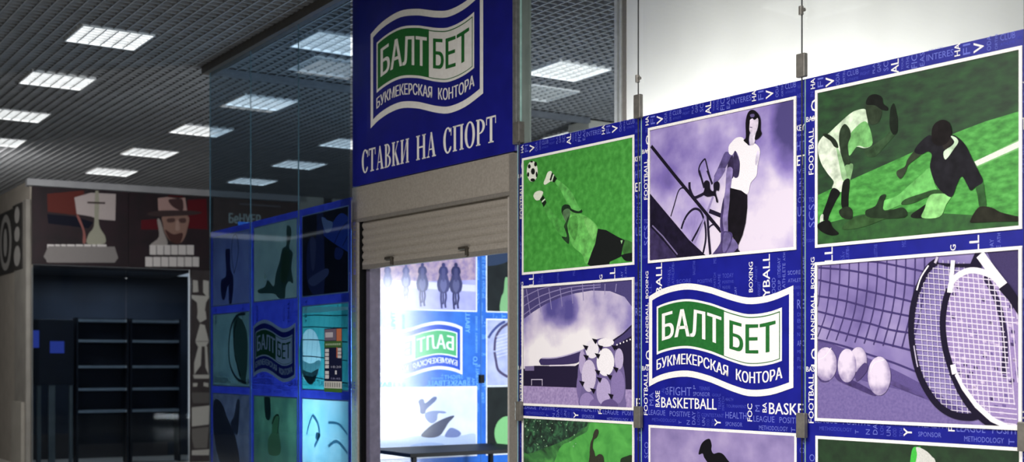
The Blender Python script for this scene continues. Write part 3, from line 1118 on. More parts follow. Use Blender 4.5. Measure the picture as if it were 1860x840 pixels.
line(mb, t1, S2, [(80, 500), (350, 838), (790, 1370)], .019, ink(24, 19, 34), False)
line(mb, t1, S2, [(595, 850), (577, 790), (592, 730), (632, 680), (645, 700), (662, 770), (685, 850)], .008, DK)
line(mb, t2, S2, [(490, 0), (530, 140)], .012, DK, False)
line(mb, t2, S2, [(555, 0), (595, 110)], .012, DK, False)
line(mb, t2, S2, [(412, 95), (415, 150), (445, 215), (480, 210), (530, 185)], .016, DK)
shape(mb, t2, S2, [(78, 165), (250, 370), (410, 560), (550, 690), (550, 760), (60, 760), (60, 165)], photo(26, 20, 42), False)
shape(mb, t2, S2, [(66, 420), (160, 520), (300, 680), (330, 745), (66, 760)], photo(56, 46, 84), False)
line(mb, t2, S2, [(72, 400), (200, 530), (340, 705)], .008, ink(120, 108, 150), False)
# rider
shape(mb, t1, S2, [(830, 615), (870, 620), (882, 660), (845, 740), (795, 815), (768, 850), (725, 850), (760, 770), (790, 700)], photo(84, 72, 122))
shape(mb, t2, S2, [(640, -10), (700, -10), (640, 85), (604, 98)], photo(112, 98, 152))
mb.layer -= .00012
PT_ = [(a - S2, b) for a, b in t1([(865, 560), (895, 515), (940, 475), (1000, 475), (1060, 550), (1115, 530), (1160, 580), (1160, 650), (1140, 740), (1130, 838)])
       + t2([(905, 100), (880, 190), (800, 165), (742, 142), (745, 60)]) + t1([(965, 700), (930, 600), (900, 640), (868, 625)])]
mb.flat(clip(mb, smooth(PT_, 3)), ink(238, 232, 238))
shape(mb, t1, S2, [(912, 640), (930, 600), (945, 640), (970, 700), (970, 780), (955, 850), (915, 850), (905, 760)], photo(58, 48, 84))
shape(mb, t1, S2, [(1140, 600), (1158, 640), (1130, 740), (1118, 700)], photo(205, 195, 218))
shape(mb, t1, S2, [(880, 670), (905, 655), (912, 850), (850, 850), (855, 740)], photo(48, 38, 70))
shape(mb, t2, S2, [(715, -10), (762, -10), (748, 120), (738, 250), (722, 380), (727, 495), (668, 495), (660, 400), (675, 280), (700, 170)], photo(128, 114, 164))
shape(mb, t2, S2, [(668, 495), (660, 400), (675, 280), (690, 220), (690, 300), (680, 400), (690, 495)], photo(64, 52, 94))
shape(mb, t2, S2, [(740, 140), (830, 162), (878, 197), (878, 300), (865, 420), (840, 520), (805, 600), (770, 560), (755, 510), (724, 495), (722, 380), (737, 240)], photo(18, 14, 22), False)
shape(mb, t2, S2, [(670, 495), (730, 492), (760, 515), (750, 580), (712, 675), (595, 692), (640, 620), (665, 570)], photo(72, 60, 106))
shape(mb, t2, S2, [(690, 510), (735, 505), (745, 560), (705, 650), (680, 640)], photo(104, 92, 142))
shape(mb, t2, S2, [(762, 545), (800, 590), (803, 632), (770, 672), (710, 675), (745, 600)], photo(104, 92, 140))
shape(mb, t2, S2, [(800, 625), (826, 662), (760, 672)], photo(30, 24, 44), False)
shape(mb, t2, S2, [(530, 100), (552, 80), (575, 95), (582, 150), (608, 165), (608, 108), (640, 88), (656, 112), (650, 162), (632, 160), (626, 182), (645, 250), (630, 254), (615, 205), (560, 212), (524, 190), (535, 150)], photo(22, 17, 32))
shape(mb, t1, S2, [(1070, 440), (1135, 405), (1118, 500), (1105, 540), (1068, 538)], photo(216, 206, 228))
shape(mb, t1, S2, [(1030, 470), (1028, 330), (1045, 250), (1072, 215), (1110, 213), (1150, 250), (1172, 310), (1172, 400), (1182, 440), (1150, 482), (1115, 492), (1130, 420), (1142, 400), (1147, 330), (1120, 296), (1078, 300), (1066, 350), (1066, 440), (1056, 490), (1060, 548), (1040, 532), (1008, 500)], photo(16, 12, 20))
shape(mb, t1, S2, [(1076, 300), (1142, 288), (1149, 340), (1136, 402), (1110, 427), (1080, 432), (1064, 400), (1068, 340)], photo(218, 204, 226))
shape(mb, t1, S2, [(1052, 268), (1142, 262), (1138, 288), (1112, 306), (1092, 290), (1068, 302)], photo(14, 10, 18))
shape(mb, t1, S2, [(1072, 255), (1110, 250), (1112, 275), (1080, 280)], photo(96, 84, 128))
line(mb, t1, S2, [(1068, 375), (1092, 378)], .004, ink(90, 70, 110), False)
done(mb, 'picture', pb)
mb = MB()
logo(mb, 3.248 - S2, 1.471, 1.0, BLUE, WHITE, GREEN, -.003)
mb.build('logo', pb)
tE = RIGHT.tr(1160, 670, 4.942)
mb = pic(RIGHT, S2, X0, X1, *P3)
fill(mb, mottled('printed_dusk_sky', [(124, 110, 162), (148, 132, 182), (170, 154, 196)], 6, .55, detail=5))
shape(mb, tE, S2, [(540, 770), (560, 690), (590, 650), (625, 632), (645, 640), (658, 690), (655, 730), (675, 765), (720, 755), (760, 770), (800, 820), (840, 880), (920, 1100), (940, 1300), (560, 1300), (640, 960), (640, 880), (610, 830), (588, 795), (576, 764)], ink(16, 14, 20))
done(mb, 'picture', pb)

# --- right panel
pc = base_panel('hung blue panel with baseball photo above tennis rackets, nearest at the right', S3, S4)
tf1, tf2, tf0 = RIGHT.tr(1460, 130, 2.5454), RIGHT.tr(1600, 190, 3.3615), RIGHT.tr(1440, 40, 2)
X0, X1 = 4.391, 5.449
mb = pic(RIGHT, S3, X0, X1, P1[0], 2.890)
fill(mb, mottled('printed_dark_grass', [(18, 40, 22), (26, 60, 30), (34, 78, 36)], 12, .55, detail=5, stretch=(1, 1, 2.2)))
LITG = mottled('printed_lit_grass', [(44, 112, 40), (66, 148, 58), (88, 174, 78)], 20, .55, detail=5, stretch=(1, 1, 2))
shape(mb, tf0, S3, [(70, 640), (210, 575), (400, 490), (600, 400), (700, 362), (845, 318), (845, 840), (70, 840)], LITG, False)
shape(mb, tf0, S3, [(70, 745), (250, 700), (450, 690), (700, 705), (845, 705), (845, 840), (70, 840)], mottled('printed_shade_grass', [(26, 66, 28), (44, 98, 40)], 22, .55, detail=5), False)
shape(mb, tf0, S3, [(655, 512), (845, 415), (845, 452), (668, 530)], ink(120, 180, 110), False)
shape(mb, tf0, S3, [(660, 508), (845, 422), (845, 446), (670, 524)], ink(222, 228, 214), False)
for pts, c in [
    ([(190, 440), (228, 428), (222, 480), (205, 525), (192, 505)], (126, 168, 116)),
    ([(65, 350), (85, 305), (110, 298), (150, 322), (175, 390), (190, 440), (199, 510), (180, 557), (133, 542), (140, 510), (110, 470), (80, 420)], (214, 230, 204)),
    ([(150, 340), (175, 390), (190, 440), (199, 510), (180, 500), (165, 430)], (150, 188, 140)),
    ([(118, 285), (160, 245), (210, 200), (245, 180), (290, 178), (298, 240), (320, 330), (285, 355), (240, 350), (205, 395), (188, 400), (165, 360), (130, 320), (100, 300)], (204, 226, 194)),
    ([(215, 290), (270, 235), (300, 245), (320, 330), (290, 352), (250, 345), (212, 390), (205, 330)], (116, 178, 106)),
    ([(92, 288), (118, 292), (150, 318), (162, 352), (142, 348), (125, 322), (95, 300)], (34, 44, 32)),
    ([(168, 275), (190, 243), (213, 265), (219, 300), (206, 340), (212, 400), (216, 428), (188, 425), (174, 380), (165, 330)], (42, 56, 40)),
    ([(285, 360), (325, 340), (380, 300), (408, 268), (428, 285), (390, 332), (340, 387), (310, 397), (290, 387)], (52, 76, 50)),
    ([(398, 230), (403, 172), (418, 148), (430, 185), (437, 230), (434, 282), (415, 292), (400, 262)], (24, 32, 24)),
    ([(290, 155), (330, 153), (362, 175), (356, 220), (340, 241), (310, 243), (294, 212)], (46, 58, 42)),
    ([(290, 152), (300, 118), (330, 105), (362, 118), (371, 150), (391, 166), (389, 181), (360, 176), (330, 157)], (20, 23, 20)),
    ([(135, 540), (170, 560), (150, 600), (122, 660), (110, 692), (87, 672), (110, 600)], (18, 20, 20)),
    ([(184, 512), (214, 500), (209, 580), (206, 640), (180, 632), (175, 590)], (20, 24, 20)),
    ([(80, 668), (93, 662), (89, 702), (77, 702)], (214, 226, 206)),
    ([(64, 715), (85, 695), (120, 690), (137, 722), (164, 750), (130, 759), (85, 742)], (18, 20, 18)),
    ([(165, 645), (200, 625), (226, 640), (224, 682), (180, 676)], (38, 48, 34)),
    ([(180, 722), (220, 684), (290, 662), (380, 640), (470, 642), (460, 672), (380, 682), (290, 716), (200, 732)], (52, 84, 46)),
]:
    shape(mb, tf1, S3, pts, photo(*c))
for pts, c in [
    ([(305, 388), (330, 480), (342, 540), (250, 572), (130, 612), (28, 647), (20, 590), (100, 560), (180, 490), (250, 430)], (108, 186, 98)),
    ([(130, 612), (150, 580), (250, 545), (342, 520), (422, 550), (300, 562), (200, 604)], (48, 78, 44)),
    ([(190, 672), (240, 636), (282, 610), (258, 660), (258, 692), (195, 692)], (24, 28, 24)),
    ([(298, 562), (350, 545), (432, 555), (402, 612), (362, 687), (255, 692), (270, 640)], (138, 202, 122)),
    ([(-90, 650), (-30, 620), (0, 560), (35, 552), (22, 600), (28, 652), (140, 630), (150, 690), (-60, 692)], (36, 52, 34)),
    ([(210, 285), (250, 305), (192, 352), (168, 377), (156, 412), (126, 454), (101, 432), (104, 405), (150, 380), (165, 340)], (50, 60, 44)),
    ([(585, 508), (626, 473), (641, 560), (646, 622), (607, 627), (595, 560)], (50, 88, 48)),
    ([(552, 705), (575, 660), (610, 625), (680, 630), (740, 660), (855, 690), (855, 712), (700, 717), (560, 722)], (38, 38, 30)),
    ([(208, 288), (240, 235), (300, 188), (335, 215), (400, 252), (430, 190), (470, 198), (522, 250), (562, 330), (602, 410), (628, 472), (582, 505), (552, 526), (530, 490), (498, 440), (468, 490), (440, 562), (400, 552), (340, 492), (304, 385), (315, 310), (290, 288), (250, 306)], (28, 27, 33)),
    ([(430, 193), (462, 203), (477, 230), (450, 272), (400, 337), (388, 290), (438, 252), (452, 226)], (198, 226, 192)),
    ([(380, 220), (425, 200), (440, 240), (392, 275)], (40, 36, 34)),
    ([(314, 190), (320, 140), (345, 108), (385, 94), (420, 110), (436, 150), (432, 200), (400, 242), (350, 252), (320, 232)], (24, 20, 21)),
]:
    shape(mb, tf2, S3, pts, photo(*c))
done(mb, 'picture', pc)

tg, tg3, tg4 = RIGHT.tr(1440, 420, 2), RIGHT.tr(1460, 440, 2.5454), RIGHT.tr(1640, 440, 2.3333)
mb = pic(RIGHT, S3, X0, X1, P2[0] - .004, P2[1])
fill(mb, mottled('printed_lilac_net', [(104, 90, 148), (128, 113, 170), (152, 138, 186)], 5, .55, detail=3))
shape(mb, tg, S3, [(700, 60), (845, 45), (845, 400), (780, 250)], ink(64, 54, 96), False)
shape(mb, tg, S3, [(70, 395), (250, 452), (420, 530), (540, 600), (660, 690), (520, 655), (370, 590), (260, 545), (70, 490)], ink(92, 78, 134))
shape(mb, tg, S3, [(70, 500), (170, 525), (300, 555), (400, 580), (520, 625), (640, 690), (700, 740), (70, 740)], mottled('printed_lilac_court', [(102, 88, 146), (122, 106, 162)], 80, .55), False)
NET = ink(66, 54, 108)
for pts in [[(200, 86), (330, 92), (440, 112), (560, 138)], [(55, 118), (200, 130), (330, 155), (420, 185), (520, 206)], [(55, 173), (200, 206), (330, 236), (460, 266), (510, 280)], [(55, 248), (180, 270), (310, 305), (430, 331), (505, 346)],
            [(55, 318), (180, 350), (300, 376), (400, 406), (495, 421)], [(55, 384), (150, 411), (260, 441), (380, 471), (500, 502)], [(55, 450), (180, 480), (300, 520), (420, 560), (520, 600)]]:
    line(mb, tg3, S3, pts, .009, NET)
for k in range(12):
    x = 82 + k * 43.5
    line(mb, tg3, S3, [(x, 84 - k * 2), (x - 4, 200), (x - 22, 330), (x - 62, 440 + k * 5)], .006, NET)
for pts, c in [([(150, 610), (230, 640), (320, 690), (330, 712), (250, 680), (160, 640)], (70, 56, 106)), ([(400, 640), (470, 670), (560, 720), (480, 690), (410, 660)], (84, 70, 122)), ([(60, 600), (120, 640), (80, 645)], (80, 66, 118))]:
    shape(mb, tg3, S3, pts, photo(*c))
oval(mb, tg3, S3, 255, 545, 40, 59, soft((130, 114, 160), (216, 202, 222), tg3, S3, 245, 530, 52, 72))
shape(mb, tg3, S3, [(245, 605), (285, 558), (297, 592), (250, 645)], ink(78, 64, 114))
for x, y, rx, ry in [(105, 565, 51, 78), (203, 572, 43, 78), (352, 620, 53, 90)]:
    oval(mb, tg3, S3, x, y, rx, ry, soft((132, 116, 162), (222, 208, 228), tg3, S3, x - rx * .15, y - ry * .25, rx * 1.25, ry * 1.25))
line(mb, tg3, S3, [(70, 545), (100, 530), (130, 490)], .004, ink(232, 224, 236))
line(mb, tg3, S3, [(310, 600), (330, 560), (375, 545)], .004, ink(230, 222, 234))
# rackets
DKR, WHR, STR = ink(26, 20, 42), ink(236, 230, 238), ink(214, 204, 224)
backr = [(150, 80), (110, 112), (70, 190), (45, 280), (38, 370), (45, 450), (65, 540), (100, 620), (150, 690), (210, 730), (270, 742), (320, 735), (380, 690), (425, 590), (437, 450), (425, 330), (390, 225), (345, 140), (290, 95), (210, 78)]
frontr = [(200, 200), (182, 260), (173, 340), (180, 430), (200, 510), (230, 590), (270, 670), (330, 740), (400, 785), (470, 800), (540, 790), (600, 700), (600, 480), (560, 360), (500, 260), (440, 185), (390, 145), (340, 125), (290, 120), (245, 138), (215, 165)]


def inside(p, poly):
    r = False
    for i in range(len(poly)):
        a, b = poly[i - 1], poly[i]
        if (a[1] > p[1]) != (b[1] > p[1]) and p[0] < (b[0] - a[0]) * (p[1] - a[1]) / (b[1] - a[1]) + a[0]:
            r = not r
    return r


def hatch(poly, x0, y0, dx, dy, n, length, sx, sy, w, mat, not_in=None):
    P = smooth(poly, 3)
    N = smooth(not_in, 3) if not_in else None
    for k in range(n):
        run = []
        for j in range(80):
            t = j / 79
            p = (x0 + dx * k + sx * length * t, y0 + dy * k + sy * length * t)
            if inside(p, P) and not (N and inside(p, N)):
                run.append(p)
            else:
                if len(run) > 2:
                    line(mb, tg4, S3, [run[0], run[-1]], w, mat, False)
                    mb.layer += .00012
                run = []
        if len(run) > 2:
            line(mb, tg4, S3, [run[0], run[-1]], w, mat, False)
            mb.layer += .00012


hatch(backr, 20, 100, 0, 22, 31, 460, 1, .10, .0035, STR, frontr)
mb.layer -= .00012
hatch(backr, 62, 60, 22, 0, 18, 700, .06, 1, .0028, STR, frontr)
mb.layer -= .00012
line(mb, tg4, S3, backr[:13], .030, DKR)
line(mb, tg4, S3, backr[12:19], .024, ink(46, 38, 70))
line(mb, tg4, S3, [(112, 100), (80, 150), (62, 205)], .007, WHR)
line(mb, tg4, S3, [(50, 440), (60, 500), (66, 530)], .006, ink(190, 180, 205))
line(mb, tg4, S3, [(350, 712), (392, 660), (420, 580)], .008, ink(200, 188, 212))
line(mb, tg4, S3, [(140, 90), (155, 50)], .012, ink(200, 190, 210), False)
shape(mb, tg4, S3, smooth(frontr, 2), ink(150, 130, 180), False)
for k in range(90):
    x, y = random.uniform(190, 500), random.uniform(150, 770)
    if inside((x, y), frontr):
        shape(mb, tg4, S3, [(x - 9, y - 8), (x + 8, y - 5), (x + 9, y + 9), (x - 7, y + 6)], ink(*random.choice([(112, 94, 150), (176, 158, 198), (70, 56, 100), (196, 178, 210)])), False)
        mb.layer += .00012
mb.layer -= .00012
line(mb, tg4, S3, [(352, 145), (395, 230), (425, 330), (438, 440), (432, 560)], .026, ink(44, 34, 66))
hatch(frontr, 170, 140, 0, 21.5, 31, 420, 1, .10, .0042, ink(226, 216, 232))
mb.layer -= .00012
hatch(frontr, 190, 100, 21.5, 0, 17, 760, .085, 1, .0036, ink(226, 216, 232))
mb.layer -= .00012
shape(mb, tg4, S3, [(140, 88), (220, 92), (290, 92), (310, 45), (338, 45), (335, 115), (290, 108), (190, 104)], DKR, False)
line(mb, tg4, S3, frontr[:12], .030, DKR)
shape(mb, tg4, S3, [(200, 560), (236, 640), (298, 724), (370, 786), (440, 812), (540, 816), (540, 790), (440, 782), (385, 752), (315, 690), (255, 605), (225, 545)], DKR, False)
shape(mb, tg4, S3, [(224, 566), (256, 628), (310, 702), (376, 762), (440, 792), (540, 800), (540, 778), (450, 774), (388, 744), (318, 680), (258, 600), (236, 552)], WHR, False)
line(mb, tg4, S3, [(216, 520), (224, 560)], .026, WHR, False)
line(mb, tg4, S3, [(203, 215), (212, 170), (245, 138), (290, 121), (340, 127), (390, 148), (430, 190)], .026, WHR)
line(mb, tg4, S3, [(217, 78), (206, 195)], .020, WHR, False)
line(mb, tg4, S3, [(322, 40), (378, 118), (438, 195)], .040, WHR, False)
shape(mb, tg4, S3, [(410, 200), (448, 172), (490, 230), (540, 320), (540, 400), (500, 320), (450, 245)], DKR, False)
done(mb, 'picture', pc)
tH = RIGHT.tr(1460, 740, 4.65)
mb = pic(RIGHT, S3, X0, X1, P3[0], P3[1] - .006)
fill(mb, mottled('printed_deep_green', [(20, 38, 22), (32, 62, 34)], 16, .55, detail=5))
shape(mb, tH, S3, [(925, 345), (960, 338), (990, 346), (960, 480), (900, 560), (905, 420)], ink(70, 186, 70))
shape(mb, tH, S3, [(950, 342), (985, 345), (1040, 375), (1085, 420), (1120, 480), (1180, 800), (700, 800), (900, 560), (945, 470), (958, 400)], ink(206, 205, 200))
done(mb, 'picture', pc)

# glass panes from the panels up to the ceiling
for s0, s1, lab in [(f2 + .01, S2 - .004, 'clear glass pane above the goalkeeper panel, right of the sign'), (S2 + .004, S3 - .004, 'clear glass pane above the cyclist panel, before the white wall'), (S3 + .004, S4 - .004, 'clear glass pane above the baseball panel at the upper right')]:
    mb = MB()
    mb.box(0, s1 - s0, .001, .009, 0, CEIL - .002 - PT - .004, PANE)
    o = mb.build('glass_screen')
    o.location = RIGHT.world(s0, 0, PT + .004)
    o.rotation_euler = (0, 0, RIGHT.ang)
    tag(o, lab, 'glass pane', 'clear glass panes above the hung panels')

# tension cables with clamps
for s, cl, kn, lab in [(S1 + .045, [], None, 'thin steel cable at the left edge of the goalkeeper panel'),
                       (S2, [(2.945, 3.075)], 144, 'thin steel cable between the goalkeeper and cyclist panels'),
                       (S3, [(2.962, 3.075)], 20, 'thin steel cable between the cyclist and baseball panels'), (S4, [], None, 'thin steel cable at the far right picture edge')]:
    c = thing('suspension_cable', lab, 'cable', RIGHT, s, -.021, 0, group='suspension cables of the hung panels')
    mb = MB()
    mb.cyl((0, 0, PT if s == S1 + .045 else 0), (0, 0, CEIL - .001), .0035, DARKMETAL)
    if s != S1 + .045:
        mb.build('wire', c)
    else:
        mb = MB()
        mb.cyl((0, 0, 0), (0, 0, PT + .02), .0035, DARKMETAL)
        mb.build('wire', c)
    zs = [(a, b) for a, b in cl] + [(1.243, 1.362)]
    for a, b in zs:
        mb = MB()
        mb.box(-.026, .026, -.014, .012, a, b, STEEL)
        mb.build('clamp', c, .004)
    if kn:
        zz = RIGHT.at(1166 if kn == 144 else 1465, kn)[1]
        mb = MB()
        mb.cyl((.0, -.006, zz - .02), (.0, -.006, zz + .02), .012, STEEL, 12)
        mb.cyl((0, -.006, zz), (.022, -.006, zz), .009, STEEL, 12)
        mb.build('stop_knob', c)

# ------------------------------------------------------------------ glazed wing left of the doorway
TR = .45
LB = mottled('film_blue', [(46, 56, 162), (60, 72, 182)], 9, .5, trans=TR, spec=.2)
LWH = ink(150, 158, 190)
WINGEDGE = mottled('dull_glass_edge', [(84, 112, 118), (100, 128, 134)], 8, .3)
LGR = ink(60, 120, 84, TR)
LDW = ink(74, 84, 190, TR)
LJ = [.07, 1.086, 2.112, 3.055]
ZT, ZB = 2.832, .40
LP1, LP2, LP3 = (2.125, 2.780), (1.385, 2.058), (.62, 1.322)


def wing(label, i, cyan=False):
    s0, s1 = LJ[i], LJ[i + 1]
    th = thing('glass_partition', label, 'glass panel', LEFT, s0, 0, 0, group='tinted glass panels left of the doorway')
    w = s1 - s0
    mb = MB()
    mb.box(.004, w - .004, -.004, .004, .02, CEIL - .072, TINT)
    mb.build('pane', th)
    mb = MB()
    mb.box(.0, .004, -.004, .004, .02, CEIL - .072, WINGEDGE)
    mb.build('glass_edge', th)
    mb = MB()
    y = .010
    px0, px1 = .05, w - .045
    cells = [LP1, LP2, LP3]
    mb.flat([(0.004, ZB), (px0, ZB), (px0, ZT), (.004, ZT)], LB, y)
    mb.flat([(px1, ZB), (w - .004, ZB), (w - .004, ZT), (px1, ZT)], LB, y)
    zz = [ZT, LP1[1], LP1[0], LP2[1], LP2[0], LP3[1], LP3[0], ZB]
    for k in range(0, 8, 2):
        mb.flat([(px0, zz[k + 1]), (px1, zz[k + 1]), (px1, zz[k]), (px0, zz[k])], LB, y)
    if i == 1:
        mb.flat([(px0, LP2[0]), (px1, LP2[0]), (px1, LP2[1]), (px0, LP2[1])], LB, y)
    words_into(mb, [None, LDW, LDW], .89, .885, 2.956, 2.832, y=.0095)
    mb.build('film', th)
    return th, px0 + s0, px1 + s0


def lpic(s0, x0, x1, zr):
    mb = MB()
    mb.layer = .0095
    mb.frame((x0 - s0, zr[0], x1 - s0, zr[1]), .010, LWH)
    mb.in_ = (x0 - s0 + .010, zr[0] + .010, x1 - s0 - .010, zr[1] - .010)
    return mb


def li(*c):
    return ink(*c, TR)


k1, k2, k3, k4 = LEFT.tr(380, 340, 3.818), LEFT.tr(530, 340, 3.818), LEFT.tr(380, 550, 2.897), LEFT.tr(530, 540, 2.8)
# column at the corner
w1, x0, x1 = wing('tinted glass panel with blue print at the far corner, leftmost one', 0)
s0 = LJ[0]
mb = lpic(s0, x0, x1, LP1)
fill(mb, mottled('film_slate', [(74, 80, 118), (92, 100, 134)], 5, .5, trans=TR))
shape(mb, k1, s0, [(105, 450), (120, 430), (138, 440), (140, 560), (162, 640), (150, 800), (130, 800), (125, 680), (100, 780), (78, 760), (75, 650), (110, 610)], li(56, 60, 104))
line(mb, k1, s0, [(150, 400), (160, 345), (178, 330), (192, 370), (195, 440), (185, 520), (165, 600)], .012, li(34, 38, 70))
line(mb, k1, s0, [(150, 400), (150, 480), (165, 600)], .010, li(34, 38, 70))
done(mb, 'picture', w1)
mb = lpic(s0, x0, x1, LP2)
fill(mb, mottled('film_grey_green', [(84, 110, 108), (104, 130, 124)], 5, .5, trans=TR))
shape(mb, k3, s0, [(130, 80), (165, 90), (195, 170), (195, 330), (180, 420), (150, 380), (130, 260), (120, 150)], li(92, 120, 112))
line(mb, k3, s0, [(185, 60), (140, 70), (110, 130), (98, 230), (105, 330), (140, 400), (190, 425)], .026, li(58, 78, 86))
line(mb, k3, s0, [(140, 90), (125, 170), (130, 280), (160, 390)], .018, li(40, 54, 60))
done(mb, 'picture', w1)
mb = lpic(s0, x0, x1, LP3)
fill(mb, mottled('film_mauve', [(70, 76, 92), (108, 110, 124)], 6, .5, trans=TR))
shape(mb, k3, s0, [(20, 520), (60, 530), (95, 620), (130, 700), (155, 840), (120, 860), (60, 860), (20, 700)], li(92, 92, 104))
shape(mb, k3, s0, [(140, 520), (155, 520), (150, 640), (140, 700), (108, 640), (125, 600)], li(104, 106, 122))
done(mb, 'picture', w1)
# middle column
w2, x0, x1 = wing('tinted glass panel with dim wavy logo print, middle of three', 1)
s0 = LJ[1]
mb = lpic(s0, x0, x1, LP1)
fill(mb, mottled('film_teal_grey', [(98, 116, 114), (120, 138, 130)], 4, .5, trans=TR))
shape(mb, k1, s0, [(530, 280), (545, 268), (560, 290), (560, 350), (548, 420), (572, 460), (562, 560), (575, 665), (545, 655), (522, 700), (517, 772), (475, 772), (440, 740), (345, 738), (330, 715), (380, 690), (400, 645), (440, 690), (455, 600), (480, 520), (500, 430), (528, 400)], li(78, 104, 98))
shape(mb, k1, s0, [(505, 450), (545, 440), (550, 560), (520, 660), (485, 640), (490, 560)], li(84, 112, 88))
shape(mb, k1, s0, [(374, 605), (386, 605), (386, 640), (374, 640)], li(225, 238, 225))
done(mb, 'picture', w2)
mb = MB()
logo(mb, x0 - s0 - .012, 1.385 + .09, .90, LB, ink(214, 220, 240), LGR, .0094, dy=.0004)
mb.build('logo', w2)
mb = lpic(s0, x0, x1, LP3)
fill(mb, mottled('film_dark_green', [(58, 96, 80), (90, 136, 106)], 5, .5, trans=TR))
shape(mb, k3, s0, [(285, 490), (312, 490), (318, 580), (310, 620), (290, 600)], li(58, 80, 84))
shape(mb, k3, s0, [(325, 620), (345, 590), (362, 600), (360, 680), (370, 740), (365, 800), (310, 800), (305, 720), (325, 680)], li(150, 196, 150))
line(mb, k3, s0, [(325, 640), (345, 595), (362, 605), (355, 690)], .014, li(40, 60, 52))
done(mb, 'picture', w2)
# column beside the door jamb, lit from inside
w3, x0, x1 = wing('tinted glass panel with cyan lit volleyball print beside the door jamb', 2)
s0 = LJ[2]
mb = lpic(s0, x0, x1, LP1)
fill(mb, mottled('film_black', [(20, 20, 34), (30, 30, 48)], 6, .5))
for pts, c in [([(170, 185), (208, 160), (216, 350), (214, 750), (150, 752), (98, 650), (104, 385), (160, 352)], (56, 60, 104)),
               ([(215, 210), (245, 238), (275, 245), (300, 210), (330, 183), (362, 190), (392, 240), (400, 440), (350, 430), (300, 400), (230, 350), (212, 320)], (56, 78, 170)),
               ([(200, 208), (240, 230), (276, 246), (265, 300), (232, 316), (210, 270)], (140, 152, 196)),
               ([(110, 640), (180, 590), (240, 565), (243, 612), (160, 682), (120, 680)], (96, 98, 140)), ([(300, 420), (350, 440), (330, 500), (290, 490)], (50, 60, 120)),
               ([(120, 360), (160, 380), (150, 560), (130, 560)], (84, 84, 124))]:
    shape(mb, k2, s0, pts, ink(*c))
line(mb, k2, s0, [(285, 400), (330, 300), (385, 235)], .008, ink(30, 34, 80))
line(mb, k2, s0, [(345, 410), (385, 330), (398, 290)], .008, ink(30, 34, 80))
done(mb, 'picture', w3)
mb = lpic(s0, x0, x1, LP2)
ball = [(86 + 56 * math.cos(2 * math.pi * i / 28), 300 + 138 * math.sin(2 * math.pi * i / 28)) for i in range(28)]
fill_around(mb, mottled('film_cyan', [(56, 164, 166), (86, 200, 198)], 3, .5, trans=TR), [(a - s0, b) for a, b in k4(ball)])
shape(mb, k4, s0, [(32, 50), (290, 50), (290, 64), (160, 76), (32, 84)], li(210, 240, 240), False)
shape(mb, k4, s0, ball, li(196, 236, 236), False)
shape(mb, k4, s0, [(36, 320), (90, 340), (138, 320), (130, 385), (104, 438), (75, 438), (46, 385)], li(150, 196, 200))
shape(mb, k4, s0, [(46, 372), (90, 385), (130, 368), (104, 438), (75, 438)], li(110, 150, 152))
shape(mb, k4, s0, [(60, 400), (92, 410), (118, 398), (100, 438), (78, 438)], li(70, 96, 98))
for yy, sl in ((98, -6), (155, 3), (218, 12), (300, 26), (402, 40)):
    line(mb, k4, s0, [(30, yy), (110, yy - 4 + sl * .3), (200, yy + sl * .6), (292, yy + sl)], .008, li(40, 84, 100))
for k in range(10):
    x = 46 + k * 26
    line(mb, k4, s0, [(x + 14, 80), (x, 270), (x - 16, 470)], .003, li(70, 140, 150))
done(mb, 'picture', w3)
mb = lpic(s0, x0, x1, LP3)
fill(mb, mottled('film_pale_cyan', [(150, 214, 226), (196, 236, 242)], 4, .5, trans=TR))
for pts, w in [([(100, 600), (125, 640), (135, 700), (110, 760)], .03), ([(70, 700), (85, 640), (100, 602)], .02), ([(180, 640), (230, 645), (270, 690), (295, 740)], .02), ([(180, 760), (220, 735), (260, 770), (295, 830)], .024)]:
    line(mb, k4, s0, pts, w, li(120, 172, 196))
shape(mb, k4, s0, [(120, 690), (140, 700), (130, 730), (115, 720)], li(90, 140, 160))
done(mb, 'picture', w3)

# notice sheet stuck on that panel
n0, n1 = LEFT.at(590.5, 600), LEFT.at(622.5, 600)
nz0, nz1 = LEFT.at(606, 713)[1], LEFT.at(606, 597)[1]
NS = thing('notice_sheet', 'narrow dark notice with white boxes stuck on the volleyball glass', 'notice', LEFT, n0[0], -.006, nz0)
W_, H_ = n1[0] - n0[0], nz1 - nz0
mb = MB()
mb.box(0, W_, 0, .001, 0, H_, ink(24, 28, 62))
mb.build('paper', NS)
mb = MB()


def nb(u0, u1, v0, v1, c):
    mb.flat([(u0 * W_, (1 - v1) * H_), (u1 * W_, (1 - v1) * H_), (u1 * W_, (1 - v0) * H_), (u0 * W_, (1 - v0) * H_)], c, mb.layer)


mb.layer = -.0008
nb(.02, .68, .01, .19, ink(120, 108, 128))
nb(.70, .98, .01, .20, ink(206, 120, 84))
mb.layer = -.0011
nb(.06, .50, .06, .14, ink(206, 198, 206))
nb(0, 1, .20, .30, ink(72, 112, 60))
nb(.70, .76, .30, .46, ink(206, 110, 80))
mb.layer = -.0014
for k in range(5):
    nb(.05, .27, .32 + k * .064, .37 + k * .064, ink(232, 230, 232))
nb(.05, .27, .67, .72, ink(232, 230, 232))
nb(.05, .27, .73, .79, ink(232, 230, 232))
for k in range(3):
    nb(.77, .97, .31 + k * .056, .355 + k * .056, ink(214, 206, 206))
nb(0, 1, .83, .94, ink(220, 218, 212))
nb(0, 1, .94, 1, ink(72, 120, 52))
mb.layer = -.0017
put_text(mb, '18:20', .40 * W_, (1 - .62) * H_, .55 * W_, .035 * H_, ink(190, 190, 214), -.0017, .01)
put_text(mb, '18:45', .40 * W_, (1 - .80) * H_, .52 * W_, .03 * H_, ink(150, 150, 190), -.0017, .01)
nb(.62, .72, .66, .72, ink(225, 222, 230))
